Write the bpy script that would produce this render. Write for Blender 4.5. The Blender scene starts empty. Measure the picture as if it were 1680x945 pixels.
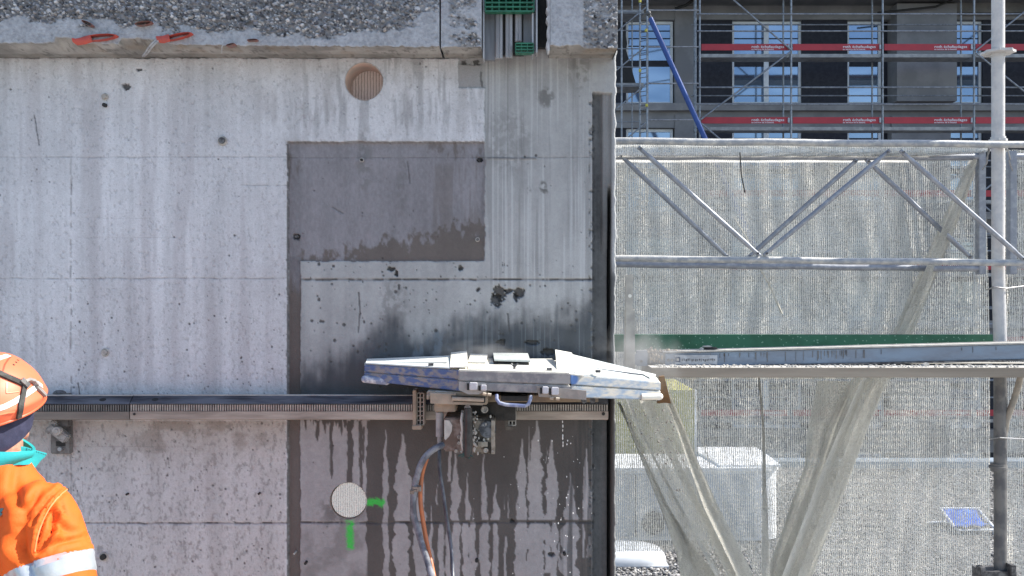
import bpy, bmesh, math, random
import numpy as np
from mathutils import Vector, Matrix
from mathutils.bvhtree import BVHTree

# ------------------------------------------------------------------ camera, sky, sun
sc = bpy.context.scene
COL = sc.collection
F, CX, CY, CAMY, CAMZ = 1455.0, 840.0, 472.5, -3.03, 1.9
cam_d = bpy.data.cameras.new('camera'); cam = bpy.data.objects.new('camera', cam_d); COL.objects.link(cam)
cam.location = (0, CAMY, CAMZ); cam.rotation_euler = (math.radians(90), 0, 0)
cam_d.sensor_width = 36; cam_d.lens = F/1680*36; cam_d.clip_end = 600
sc.camera = cam
SUN_EL, SUN_AZ = math.radians(44), math.radians(83)          # azimuth from +Y towards +X
w = bpy.data.worlds.new('World'); sc.world = w; w.use_nodes = True
wn = w.node_tree; sky = wn.nodes.new('ShaderNodeTexSky'); sky.sky_type = 'NISHITA'; sky.sun_disc = False
sky.sun_elevation = SUN_EL; sky.sun_rotation = SUN_AZ
sky.air_density = 1.0; sky.dust_density = 1.0; sky.ozone_density = 1.0
bg = wn.nodes['Background']; bg.inputs[1].default_value = 0.13
wn.links.new(sky.outputs[0], bg.inputs[0])
sd = bpy.data.lights.new('sun', 'SUN'); so = bpy.data.objects.new('sun', sd); COL.objects.link(so)
sd.energy = 4.4; sd.angle = math.radians(0.5); sd.color = (1, .95, .87)
S = Vector((math.sin(SUN_AZ)*math.cos(SUN_EL), math.cos(SUN_AZ)*math.cos(SUN_EL), math.sin(SUN_EL)))
so.rotation_euler = S.to_track_quat('Z', 'Y').to_euler(); so.location = (6, 1, 8)
sc.view_settings.view_transform = 'Standard'; sc.view_settings.look = 'None'
sc.view_settings.exposure = 0.98; sc.view_settings.gamma = 1
sc.cycles.transparent_max_bounces = 24; sc.cycles.max_bounces = 8

random.seed(7); RNG = np.random.default_rng(7)

# ------------------------------------------------------------------ helpers
def P(px, py, y):                                            # a measured pixel at depth y -> metres
    D = y - CAMY
    return Vector(((px-CX)*D/F, y, CAMZ+(CY-py)*D/F))

def tag(o, label=None, cat=None, group=None, kind=None):
    if label: o['label'] = label
    if cat: o['category'] = cat
    if group: o['group'] = group
    if kind: o['kind'] = kind
    return o

def empty(name, loc, label, cat, group=None):
    o = bpy.data.objects.new(name, None); COL.objects.link(o); o.location = loc; o.empty_display_size = .05
    return tag(o, label, cat, group)

def link(name, me, mat, parent=None, smooth=False):
    o = bpy.data.objects.new(name, me); COL.objects.link(o)
    if mat is not None and not me.materials: me.materials.append(mat)
    if smooth: me.shade_smooth()
    if parent is not None:
        o.parent = parent
        l = parent.matrix_basis.copy(); q = parent.parent
        while q: l = q.matrix_basis @ l; q = q.parent
        o.matrix_basis = l.inverted() @ Matrix.Identity(4)
    return o

class MB:
    def __init__(s): s.v = []; s.f = []
    def add(s, vs, fs):
        b = len(s.v); s.v += [tuple(v) for v in vs]; s.f += [tuple(i+b for i in f) for f in fs]; return s
    def hexa(s, p):                                          # 8 corners: bottom 4 (ccw), top 4
        return s.add(p, [(3,2,1,0),(4,5,6,7),(0,1,5,4),(1,2,6,5),(2,3,7,6),(3,0,4,7)])
    def box(s, c, d, m=None):
        x, y, z = [k/2 for k in d]; c = Vector(c)
        p = [Vector(q) for q in ((-x,-y,-z),(x,-y,-z),(x,y,-z),(-x,y,-z),(-x,-y,z),(x,-y,z),(x,y,z),(-x,y,z))]
        if m is not None: p = [m @ q for q in p]
        return s.hexa([c+q for q in p])
    def bb(s, a, b):                                         # box between two corners
        a, b = Vector(a), Vector(b); return s.box((a+b)/2, [abs(k) for k in (b-a)])
    def pbox(s, x0, y0, x1, y1, ya, yb):                     # front face measured in the photo at depth ya, goes back to yb
        a = P(x0, y0, ya); b = P(x1, y1, ya)
        return s.bb((a.x, ya, a.z), (b.x, yb, b.z))
    def tube(s, pts, r, n=12, cap=True):
        pts = [Vector(p) for p in pts]; m = len(pts)
        rr = r if isinstance(r, (list, tuple)) else [r]*m
        vs = []; ref = None
        for i, p in enumerate(pts):
            t = (pts[min(i+1, m-1)]-pts[max(i-1, 0)]).normalized()
            if ref is None: ref = t.orthogonal().normalized()
            ref = (ref - t*ref.dot(t)).normalized(); b = t.cross(ref)
            for k in range(n):
                a = 2*math.pi*k/n; vs.append(p+(ref*math.cos(a)+b*math.sin(a))*rr[i])
        fs = [(i*n+k, i*n+(k+1) % n, (i+1)*n+(k+1) % n, (i+1)*n+k) for i in range(m-1) for k in range(n)]
        if cap: fs += [tuple(range(n))[::-1], tuple((m-1)*n+k for k in range(n))]
        return s.add(vs, fs)
    def ball(s, c, r, n=12, m=8, rot=None):
        r = Vector(r) if not isinstance(r, (int, float)) else Vector((r, r, r)); c = Vector(c); vs = []; fs = []
        for j in range(1, m):
            ph = math.pi*j/m
            for k in range(n):
                a = 2*math.pi*k/n
                q = Vector((r.x*math.sin(ph)*math.cos(a), r.y*math.sin(ph)*math.sin(a), r.z*math.cos(ph)))
                vs.append(c+(rot @ q if rot is not None else q))
        t = Vector((0, 0, r.z))
        if rot is not None: t = rot @ t
        vs += [c+t, c-t]; T = len(vs)-2
        for j in range(m-2):
            for k in range(n): fs.append((j*n+k, (j+1)*n+k, (j+1)*n+(k+1) % n, j*n+(k+1) % n))
        for k in range(n):
            fs.append((T, k, (k+1) % n)); fs.append((T+1, (m-2)*n+(k+1) % n, (m-2)*n+k))
        return s.add(vs, fs)
    def loft(s, rings, cap=True):
        n = len(rings[0]); vs = [v for r in rings for v in r]
        fs = [(i*n+k, i*n+(k+1) % n, (i+1)*n+(k+1) % n, (i+1)*n+k) for i in range(len(rings)-1) for k in range(n)]
        if cap: fs += [tuple(range(n))[::-1], tuple((len(rings)-1)*n+k for k in range(n))]
        return s.add(vs, fs)
    def prism(s, poly, off):                                 # poly = list of Vector, extruded by off
        n = len(poly); off = Vector(off)
        fs = [tuple(range(n)), tuple(range(n, 2*n))[::-1]]+[(k, k+n, (k+1) % n+n, (k+1) % n) for k in range(n)]
        return s.add(list(poly)+[p+off for p in poly], fs)
    def mesh(s, name, bevel=0):
        me = bpy.data.meshes.new(name); me.from_pydata(s.v, [], s.f)
        bm = bmesh.new(); bm.from_mesh(me); bmesh.ops.recalc_face_normals(bm, faces=bm.faces)
        if bevel: bmesh.ops.bevel(bm, geom=bm.edges[:], offset=bevel, segments=2, affect='EDGES', clamp_overlap=True)
        bm.to_mesh(me); bm.free(); me.update(); return me
    def build(s, name, mat, parent=None, smooth=False, bevel=0):
        o = link(name, s.mesh(name, bevel), mat, parent)
        if smooth: smooth_by_angle(o.data)
        return o

def smooth_by_angle(me, ang=35):
    me.shade_smooth()
    bm = bmesh.new(); bm.from_mesh(me)
    for e in bm.edges:
        if len(e.link_faces) == 2 and e.calc_face_angle(0) > math.radians(ang): e.smooth = False
    bm.to_mesh(me); bm.free()

def evalmesh(o):
    dg = bpy.context.evaluated_depsgraph_get()
    me = bpy.data.meshes.new_from_object(o.evaluated_get(dg), depsgraph=dg)
    bpy.data.objects.remove(o); return me

def remesh(mb, voxel, smooth=4):
    me = bpy.data.meshes.new('tmp'); me.from_pydata(mb.v, [], mb.f)
    o = bpy.data.objects.new('tmp', me); COL.objects.link(o)
    m = o.modifiers.new('r', 'REMESH'); m.mode = 'VOXEL'; m.voxel_size = voxel
    if smooth:
        k = o.modifiers.new('s', 'SMOOTH'); k.iterations = smooth; k.factor = .6
    return evalmesh(o)

# ------------------------------------------------------------------ numpy noise
_T = RNG.random((256, 256)).astype(np.float32)
def vnoise(x, y, seed=0):
    x = x+seed*17.13; y = y+seed*9.71
    xi = np.floor(x).astype(int); yi = np.floor(y).astype(int); fx = x-xi; fy = y-yi
    fx = fx*fx*(3-2*fx); fy = fy*fy*(3-2*fy)
    a = _T[xi & 255, yi & 255]; b = _T[(xi+1) & 255, yi & 255]; c = _T[xi & 255, (yi+1) & 255]; d = _T[(xi+1) & 255, (yi+1) & 255]
    return (a*(1-fx)+b*fx)*(1-fy)+(c*(1-fx)+d*fx)*fy
def fbm(x, y, o=4, seed=0):
    r = 0; amp = .5; t = 0
    for k in range(o): r = r+amp*vnoise(x*2**k, y*2**k, seed+k*3); t += amp; amp *= .55
    return r/t
def sm(t): t = np.clip(t, 0, 1); return t*t*(3-2*t)
def band(v, a, b, s=1.5): return sm((v-a)/s+.5)*sm((b-v)/s+.5)

# ------------------------------------------------------------------ materials
class NT:
    def __init__(s, name):
        s.m = bpy.data.materials.new(name); s.m.use_nodes = True; s.t = s.m.node_tree; s.b = s.t.nodes['Principled BSDF']
        s.tc = s.t.nodes.new('ShaderNodeTexCoord')
    def n(s, typ, **kw):
        o = s.t.nodes.new(typ)
        for k, v in kw.items(): setattr(o, k, v)
        return o
    def l(s, a, b): s.t.links.new(a, b)
    def noise(s, scale, det=4, stretch=None, rough=.6, coord='Object'):
        o = s.n('ShaderNodeTexNoise'); o.inputs['Scale'].default_value = scale; o.inputs['Detail'].default_value = det; o.inputs['Roughness'].default_value = rough
        src = s.tc.outputs[coord]
        if stretch:
            mp = s.n('ShaderNodeMapping'); mp.inputs['Scale'].default_value = stretch; s.l(src, mp.inputs[0]); src = mp.outputs[0]
        s.l(src, o.inputs['Vector']); return o.outputs['Fac']
    def voro(s, scale, feat='F1', out='Distance', stretch=None):
        o = s.n('ShaderNodeTexVoronoi'); o.feature = feat; o.inputs['Scale'].default_value = scale; src = s.tc.outputs['Object']
        if stretch:
            mp = s.n('ShaderNodeMapping'); mp.inputs['Scale'].default_value = stretch; s.l(src, mp.inputs[0]); src = mp.outputs[0]
        s.l(src, o.inputs['Vector']); return o.outputs[out]
    def ramp(s, fac, stops):
        o = s.n('ShaderNodeValToRGB'); e = o.color_ramp.elements
        while len(e) < len(stops): e.new(.5)
        for k, (p, c) in enumerate(stops):
            e[k].position = p; e[k].color = (*c, 1) if not isinstance(c, (int, float)) else (c, c, c, 1)
        s.l(fac, o.inputs[0]); return o.outputs[0]
    def mix(s, fac, a, b, mode='MIX'):
        o = s.n('ShaderNodeMix', data_type='RGBA', blend_type=mode)
        for k, v in ((0, fac), (6, a), (7, b)):
            sock = o.inputs[k]
            if isinstance(v, (int, float)): sock.default_value = v if k == 0 else (v, v, v, 1)
            elif isinstance(v, tuple): sock.default_value = (*v, 1)
            else: s.l(v, sock)
        return o.outputs[2]
    def math(s, op, a, b=0.0, c=0.0):
        o = s.n('ShaderNodeMath', operation=op)
        for i, v in enumerate((a, b, c)):
            if isinstance(v, (int, float)): o.inputs[i].default_value = v
            else: s.l(v, o.inputs[i])
        return o.outputs[0]
    def bump(s, h, strength=.3, dist=.002, nrm=None):
        o = s.n('ShaderNodeBump'); o.inputs['Strength'].default_value = strength; o.inputs['Distance'].default_value = dist
        s.l(h, o.inputs['Height'])
        if nrm is not None: s.l(nrm, o.inputs['Normal'])
        s.l(o.outputs[0], s.b.inputs['Normal']); return o.outputs[0]
    def set(s, col=None, rough=None, metal=None):
        for key, v in (('Base Color', col), ('Roughness', rough), ('Metallic', metal)):
            if v is None: continue
            if isinstance(v, (int, float)): s.b.inputs[key].default_value = v
            elif isinstance(v, tuple): s.b.inputs[key].default_value = (*v, 1)
            else: s.l(v, s.b.inputs[key])
        return s.m

def M(name, c1, c2=None, scale=20, rough=.6, metal=0, bump=.25, bscale=None, lo=.42, hi=.58, dist=.002, dust=None, dlo=.3, stretch=None, speck=None):
    t = NT(name); c2 = c2 or tuple(k*.8 for k in c1)
    col = t.mix(t.ramp(t.noise(scale, 5, stretch), [(lo, 0.0), (hi, 1.0)]), c1, c2)
    if speck: col = t.mix(t.ramp(t.voro(speck[0]), [(.12, 1.0), (.2, 0.0)]), col, speck[1])
    if dust:
        g = t.n('ShaderNodeNewGeometry'); sp = t.n('ShaderNodeSeparateXYZ'); t.l(g.outputs['Normal'], sp.inputs[0])
        k = t.math('ADD', sp.outputs[2], t.math('MULTIPLY', t.math('SUBTRACT', t.noise(scale*1.7, 5), .5), .9))
        col = t.mix(t.ramp(k, [(dlo, 0.0), (dlo+.35, 1.0)]), col, dust)
    t.bump(t.noise(bscale or scale*6, 4), bump, dist)
    return t.set(col, rough, metal)

# ------------------------------------------------------------------ grid surfaces with baked wear and relief
def grid_mesh(name, XYZ, C, keep=None):
    r, c = XYZ.shape[:2]
    idx = np.arange(r*c).reshape(r, c)
    q = np.stack([idx[:-1, :-1], idx[1:, :-1], idx[1:, 1:], idx[:-1, 1:]], -1).reshape(-1, 4)
    if keep is not None: q = q[keep.reshape(-1)]
    me = bpy.data.meshes.new(name); nv = r*c; nf = len(q)
    me.vertices.add(nv); me.vertices.foreach_set('co', XYZ.reshape(-1).astype(np.float32))
    me.loops.add(nf*4); me.loops.foreach_set('vertex_index', q.reshape(-1).astype(np.int32))
    me.polygons.add(nf); me.polygons.foreach_set('loop_start', np.arange(0, nf*4, 4, dtype=np.int32))
    me.update(calc_edges=True); me.validate()
    a = me.color_attributes.new('Col', 'FLOAT_COLOR', 'POINT'); a.data.foreach_set('color', C.reshape(-1).astype(np.float32))
    me.shade_smooth()
    return me

def attr_mat(name, bscale=240, bstr=.6, grain=.24, bd=.002, rough_dry=.9, rough_wet=.45):
    t = NT(name); a = t.n('ShaderNodeAttribute', attribute_name='Col')
    g = t.noise(430, 3, None, .7); g2 = t.noise(120, 4)
    k = t.math('ADD', t.math('MULTIPLY', t.math('SUBTRACT', g, .5), grain*3), t.math('ADD', 1.0, t.math('MULTIPLY', t.math('SUBTRACT', g2, .5), grain)))
    cmb = t.n('ShaderNodeCombineXYZ')
    for i in range(3): t.l(k, cmb.inputs[i])
    col = t.mix(1.0, a.outputs['Color'], cmb.outputs[0], 'MULTIPLY')
    rg = t.math('ADD', t.math('MULTIPLY', a.outputs['Alpha'], rough_wet-rough_dry), rough_dry)
    t.bump(t.math('ADD', t.noise(bscale, 4), t.math('MULTIPLY', g2, .8)), bstr, bd)
    return t.set(col, rg)

WC = attr_mat('weathered_concrete')
H1, H2 = (598, 134.5, 31.0), (571.5, 822, 30.5)
PPM = 480.2
def wx(px): return (px-CX)/PPM
def wz(py): return CAMZ+(CY-py)/PPM

def lay(C, col, m):
    m = np.clip(m, 0, 1)[..., None]; C[..., :3] = C[..., :3]*(1-m)+np.array(col, dtype=np.float32)*m if not hasattr(col, 'shape') else C[..., :3]*(1-m)+col*m

def wall_fields(X, Y):
    n1 = fbm(X/230, Y/170, 3, 1); n2 = fbm(X/38, Y/55, 4, 2); n3 = fbm(X/5, Y/6, 3, 3)
    st = fbm(X/16, Y/420, 3, 4); st2 = fbm(X/4.5, Y/150, 3, 5); st3 = fbm(X/45, Y/700, 2, 6)
    j = (fbm(X/14, Y/14, 4, 7)-.5)*7; j2 = (fbm(X/5, Y/5, 3, 8)-.5)*4
    Xj = X+j*.55+j2*.5; Yj = Y+j*.55+j2*.5
    C = np.ones(X.shape+(4,), np.float32); C[..., 3] = 0
    h = np.zeros(X.shape, np.float32)
    # plain grey concrete
    v = .335*(1+.35*(n2-.5)+.30*(st-.5)+.16*(n3-.5)+.2*(n1-.5))
    C[..., 0] = v*.985; C[..., 1] = v*1.01; C[..., 2] = v*1.03
    # pale laitance coat over the left and the top strip
    notch = band(Xj, 752, 2000)*band(Yj, 0, 144)
    coat = sm((Yj-95.5)/1.6+.5)*np.maximum(sm((472.5-X-j2*.4)/1.5+.5), sm((234-Yj)/1.5+.5)*sm((795-Xj)/1.5+.5)*(1-notch))
    vc = .56*(1+.20*(n1-.5)+.30*(st-.5)+.12*(st3-.5)+.20*(n2-.5)+.14*(n3-.5)+.10*(st2-.5))
    vc = vc*(1-.30*sm((560-np.abs(X-640)*2.6-Y*.0)/300)*sm((250-Y)/60)*sm((fbm(X/9, Y/90, 4, 11)-.50)*6))      # grimy runs under the upper hole
    vc = vc*(1+.10*band(X, 250, 345, 60)*0)
    coatc = np.stack([vc*.985, vc*1.0, vc*1.055], -1)
    lay(C, coatc, coat); h += .008*coat
    # darker grimy zones of the coat: around x 470-560 above the patch, x 600-760
    g = sm((fbm(X/22, Y/70, 5, 12)-.50)*5)*band(X, 430, 790, 90)*band(Y, 120, 236, 50)
    lay(C, (.33, .325, .335), g*.55*coat)
    g = sm((fbm(X/26, Y/300, 4, 13)-.52)*5)*coat*band(X, -600, 470, 30)
    lay(C, (.37, .355, .375), g*.45)
    # fine dark flecks, denser towards the lower left wall
    fl = sm((fbm(X/2.6, Y/4.6, 3, 14)-.675+.05*sm((Y-300)/400)+.03*sm((fbm(X/60, Y/60, 2, 15)-.4)*3))*14)
    lay(C, (.20, .20, .205), fl*.30*coat); h -= .0015*fl*coat
    # brown smooth patch left by a removed box, with a dusty film
    p1 = sm((Xj-472)/1.4+.5)*sm((795-Xj)/1.4+.5)*sm((Yj-233.5)/1.4+.5)*sm((428.5-Yj)/1.4+.5)
    strip = sm((X-473.5+j2*.4)/1.4+.5)*sm((492.5-Xj)/1.4+.5)*sm((Y-420)/2)
    edge = np.interp(X, [472, 490, 560, 620, 645, 660, 690, 705, 760, 795], [440, 415, 408, 392, 380, 398, 372, 380, 362, 350])
    br = sm((Y-edge+(fbm(X/8, Y/13, 5, 16)-.5)*80)/17)
    br = np.maximum(br, .75*sm((fbm(X/7, Y/20, 4, 17)-.57)*7)*np.maximum(band(X, 700, 800, 40)*band(Y, 232, 262, 12), sm((500-X)/14)*band(Y, 232, 290, 20)))
    br = np.maximum(br, .45*band(X, 708, 793, 12)*sm((Y-262)/16)*sm((fbm(X/7, Y/90, 3, 18)-.40)*4))
    film = .215*(1+.35*(n2-.5)+.35*(fbm(X/2.6, Y/6, 3, 19)-.5)+.3*(st-.5))
    filmc = np.stack([film*.985, film*.965, film*1.05], -1)
    brown = .105*(1+.25*(n2-.5)+.15*(n3-.5)); brownc = np.stack([brown*1.12, brown*.97, brown*.90], -1)
    lay(C, filmc, p1); lay(C, brownc, p1*br*.95)
    lay(C, filmc*.8, strip); sb = sm((Y-445+(fbm(X/6, Y/30, 3, 20)-.5)*70)/30); lay(C, brownc*1.02, strip*sb*.95)
    h -= .007*np.maximum(p1, strip)
    lay(C, (.06, .055, .052), np.maximum(band(Xj, 471.2, 473.6, 1)*band(Y, 236, 2000)*.75, band(Yj, 232.2, 234.4, 1)*band(X, 472, 795)*.55))
    # smoother grey square in the notch
    nn = band(Xj, 752, 790)*band(Yj, 106, 143); lay(C, (.285, .285, .295), nn*.8); h += .004*nn
    lay(C, (.05, .05, .05), band(X, 757, 789, 4)*band(Yj, 99, 107, 2)*sm((n3-.42)*8)*.9)
    lay(C, (.10, .10, .10), band(Xj, 788.5, 791.5)*band(Y, 118, 143)*.8)
    # right hand column: cool streaks and scratches
    rc = sm((X-795)/4)*sm((972-X)/4)*sm((505-Y)/60)
    lay(C, (.215, .22, .225), rc*sm((fbm(X/5, Y/230, 3, 21)-.52)*7)*.55)
    lay(C, (.46, .475, .49), rc*sm((fbm(X/2.6, Y/300, 2, 22)-.60)*9)*.6)
    for (cx, cy, rx, ry, k) in ((896, 160, 15, 18, .75), (891, 306, 7, 10, .9), (868, 312, 4, 8, .8), (895, 315, 5, 6, .9), (835, 230, 40, 60, .3), (950, 110, 22, 40, .5), (645, 500, 26, 45, .45), (660, 300, 10, 50, .35), (598, 262, 14, 60, .45), (690, 560, 30, 40, 0)):
        d = ((X-cx)/rx)**2+((Y-cy)/ry)**2; lay(C, (.12, .12, .118), k*sm(1.3-d)*sm((fbm(X/6, Y/7, 4, 23)-.36)*5))
    # soot-dark wet zone above the saw
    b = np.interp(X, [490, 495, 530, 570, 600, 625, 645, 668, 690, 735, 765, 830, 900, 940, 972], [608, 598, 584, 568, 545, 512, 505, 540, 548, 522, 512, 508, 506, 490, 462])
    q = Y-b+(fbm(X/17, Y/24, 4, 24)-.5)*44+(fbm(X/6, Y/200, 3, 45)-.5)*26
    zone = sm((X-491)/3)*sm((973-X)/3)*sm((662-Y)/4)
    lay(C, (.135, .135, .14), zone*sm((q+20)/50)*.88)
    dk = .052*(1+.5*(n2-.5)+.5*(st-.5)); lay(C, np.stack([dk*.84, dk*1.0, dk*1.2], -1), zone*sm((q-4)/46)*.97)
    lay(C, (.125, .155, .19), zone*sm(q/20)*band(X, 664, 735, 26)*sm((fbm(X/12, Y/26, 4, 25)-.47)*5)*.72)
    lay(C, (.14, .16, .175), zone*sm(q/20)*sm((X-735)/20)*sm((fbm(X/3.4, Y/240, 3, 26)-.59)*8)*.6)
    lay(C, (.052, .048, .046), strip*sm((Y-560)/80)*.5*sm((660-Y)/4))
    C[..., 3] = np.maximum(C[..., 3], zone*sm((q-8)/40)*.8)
    # below the rail: dark wet slurry with dry light tongues
    low = sm((Y-655)/3)*sm((X-492.5)/2)*sm((973-X)/3)
    wet = sm((X-603+(fbm(X/9, Y/60, 3, 27)-.5)*18)/6)
    wet = np.maximum(wet, sm((705-Y+(fbm(X/4, Y/400, 2, 28)-.5)*80-np.abs(X-492)*.10)/5)*sm((X-494)/6))
    runs = [(521, 6, 690, 725), (544, 5, 690, 786), (574, 9, 690, 800), (592, 6, 690, 812), (607, 11, 690, 960), (626, 9, 690, 960), (641, 9, 690, 960), (650, 8, 700, 960), (597, 4, 700, 760), (533, 4, 690, 712), (560, 4, 690, 715)]
    for (xc, wd, y0, y1) in runs:
        xx = xc+(fbm(Y*0+xc, Y/22, 3, 29)-.5)*5; ww = wd*(.62+.75*fbm(Y*0+xc*3, Y/9, 2, 30))*sm((y1-Y)/18+.25)
        wet = np.maximum(wet, sm((ww/2-np.abs(X-xx))/1.4+.5)*band(Y, y0, y1, 3))
    tong = [(633, 5, 705, 960), (660, 14, 712, 855), (657, 13, 858, 960), (691, 9, 760, 855), (690, 11, 856, 960), (717, 3, 795, 828), (706, 4, 830, 960), (724, 5, 860, 960), (748, 11, 741, 854), (748, 10, 857, 960), (767, 6, 776, 853), (765, 9, 857, 960), (776, 4, 835, 854), (776, 8, 857, 960), (794, 7, 745, 853), (795, 12, 857, 960), (813, 13, 795, 853), (812, 7, 857, 960), (827, 2.5, 814, 836), (834, 3, 812, 850), (829, 3, 880, 960), (855, 11, 720, 853), (856, 16, 857, 960), (880, 19, 690, 853), (879, 20, 857, 960), (868, 2, 700, 800), (904, 15, 722, 853), (898, 8, 857, 940), (909, 9, 857, 960), (918, 3, 890, 930), (936, 15, 776, 853), (934, 19, 857, 960), (962, 10, 736, 853), (957, 3, 860, 915), (966, 5, 880, 915), (737, 3, 690, 790), (720, 3, 700, 760), (735, 4, 860, 960), (897, 3, 735, 760)]
    dry = np.zeros_like(h)
    for (xc, wd, y0, y1) in tong:
        wd = wd*(1.45 if xc < 740 else 1.1)
        lf, rt_ = [(.42+1.1*(fbm(Y*0+xc*q+q, Y/15, 5, 32+q)-.18))*wd*.80*((.14 if y0 < 850 else .65)+(.86 if y0 < 850 else .35)*sm((Y-y0)/(75 if y0 < 850 else 12))) for q in (3, 5)]
        xx = xc+(fbm(Y*0+xc, Y/24, 3, 31)-.5)*6; ww = wd*(.45+1.05*fbm(Y*0+xc*3, Y/7, 4, 32))*(.30+.70*sm((Y-y0)/(50 if y0 < 850 else 14)))
        dry = np.maximum(dry, sm((rt_-(X-xx))/1.3+.5)*sm((lf+(X-xx))/1.3+.5)*band(Y, y0, y1, 3))
    wet = wet*(1-dry*sm((X-600)/10))*(1-.0*Y)
    ld = .31*(1+.3*(n2-.5)+.25*(n3-.5)+.2*(st-.5)); lay(C, np.stack([ld*1.02, ld*.985, ld*1.02], -1), low)
    grime = sm((fbm(X/30, Y/30, 4, 33)-.42)*4)*band(Y, 835, 1200, 30)*band(X, 495, 640, 30); lay(C, (.16, .15, .15), low*grime*.6); lay(C, (.10, .09, .088), low*sm(1.25-np.hypot(X-551, (Y-838))/34)*sm((fbm(X/9, Y/9, 4, 57)-.42)*5)*.7)
    wk = .066*(1+.35*(n2-.5)+.25*(st-.5)+.35*(n1-.5)); lay(C, np.stack([wk*1.09, wk*.985, wk*.95], -1), low*wet*.97)
    C[..., 3] = np.maximum(C[..., 3], low*wet*.45); h -= .0012*low*wet
    d = band(X, 925, 975, 30)*low; lay(C, (.040, .041, .042), d*.75*sm((fbm(X/5, Y/120, 4, 43)-.40)*5)); lay(C, (.05, .046, .045), low*wet*sm((fbm(X/50, Y/60, 4, 44)-.5)*4)*.5)
    # left lower wall: warm tint painted for floor bounce, brown dirt under the rail
    wl = sm((Y-688)/4)*sm((472-X)/4)
    lay(C, (.40, .37, .345), wl*(.35+.4*sm((800-Y)/110)))
    lay(C, (.22, .19, .165), wl*sm((fbm(X/34, Y/26, 4, 34)-.50)*4.5)*sm((820-Y)/110)*sm((X-120)/160)*.6)
    lay(C, (.19, .18, .175), wl*sm((fbm(X/4, Y/8, 3, 35)-.60)*9)*.5)
    # formwork joints
    def hj(y0, x0, x1, t, k, dep, sd, rag=2.5):
        nonlocal h
        yy = y0+(fbm(X/28, X*0+sd, 3, 36+sd)-.5)*rag; br_ = .45+.55*sm((fbm(X/12, X*0, 3, 60+sd)-.40)*6)
        m = band(X, x0, x1, 4)*sm((t/2-np.abs(Y-yy))/1.3+.5)*br_
        lay(C, (.075, .07, .07), m*k); h -= dep*m
        return m
    hj(258.5, -700, 972, 1.6, .42, .002, 1); hj(457, -700, 473, 1.7, .5, .003, 2); hj(458.5, 492, 972, 3.2, .85, .006, 3)
    hj(857.5, -700, 473, 2.8, .85, .006, 4, 4); hj(857.5, 492, 972, 3, .9, .006, 5); hj(304, 395, 472, 1.3, .4, .002, 6)
    hj(260, 800, 880, 3, .5, -.003, 9); hj(358, 120, 250, 1, .25, .001, 7); hj(732, 120, 330, 1, .25, .001, 8); hj(390, 130, 300, 1, .2, .001, 10)
    xx = 118+(fbm(Y/30, Y*0, 3, 37)-.5)*3; m = sm((1.3-np.abs(X-xx))/1.3+.5)*sm((Y-230)/80)*sm((fbm(Y/9, X*0, 3, 38)-.33)*5)
    lay(C, (.17, .16, .155), m*.6); h -= .002*m
    for (x0, y0, x1, y1, k) in ((58, 190, 66, 238, .7), (130, 628, 132, 650, .8), (588, 480, 591, 515, .9), (590, 515, 588, 545, .8), (833, 515, 836, 548, .9), (668, 265, 672, 300, .5), (545, 340, 562, 350, .5)):
        tt = np.clip(((X-x0)*(x1-x0)+(Y-y0)*(y1-y0))/((x1-x0)**2+(y1-y0)**2), 0, 1)
        dd = np.hypot(X-x0-tt*(x1-x0)+(n3-.5)*2, Y-y0-tt*(y1-y0)); m = sm(1.6-dd); lay(C, (.07, .07, .07), m*k); h -= .003*m
    # chase cut down the right edge, black saw kerf, dark lip
    ch = sm((X-972.5+j2*.35)/1.2+.5)*sm((1004-X)/1.2+.5)*sm((Yj-152)/1.4+.5)
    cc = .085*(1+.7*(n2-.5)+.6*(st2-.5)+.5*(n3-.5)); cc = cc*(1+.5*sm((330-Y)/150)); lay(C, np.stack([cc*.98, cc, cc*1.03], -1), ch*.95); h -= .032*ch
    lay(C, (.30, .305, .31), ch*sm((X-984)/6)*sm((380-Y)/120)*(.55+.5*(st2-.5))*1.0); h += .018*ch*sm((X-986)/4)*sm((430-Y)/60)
    kf = sm((X-998.5)/1+.5)*sm((1003-X)/1+.5)*sm((Y-300)/30); lay(C, (.012, .012, .013), kf*.95); h -= .06*kf
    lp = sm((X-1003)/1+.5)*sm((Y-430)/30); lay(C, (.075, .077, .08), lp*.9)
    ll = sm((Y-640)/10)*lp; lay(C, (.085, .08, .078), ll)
    pk = sm((fbm(X/6, Y/6, 3, 39)-.56)*6)*band(X, 966, 976, 3)*sm((Y-150)/5); lay(C, (.10, .10, .10), pk*.7); h -= .006*pk
    # spalls and bug holes
    for (cx, cy, rx, ry) in ((820, 481, 12, 12), (814, 492, 9, 11), (852, 480, 10, 8), (846, 487, 5, 8), (833, 477, 8, 4), (822, 562, 8, 5), (872, 562, 11, 4), (899, 578, 10, 6), (834, 576, 5, 3), (641, 441, 6, 4), (650, 449, 3, 5), (486, 388, 6, 5), (756, 441, 4, 3), (787, 262, 4, 4), (208, 143, 7, 5), (229, 115, 5, 2), (840, 855, 5, 3), (905, 910, 5, 4)):
        d = ((X-cx)/rx)**2+((Y-cy)/ry)**2; m = sm((1.15-d-(fbm(X/3, Y/3, 3, 40)-.5)*2.2)*2); lay(C, (.045, .043, .042), m*.85); h -= .012*m
    return C, h, Xj

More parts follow.
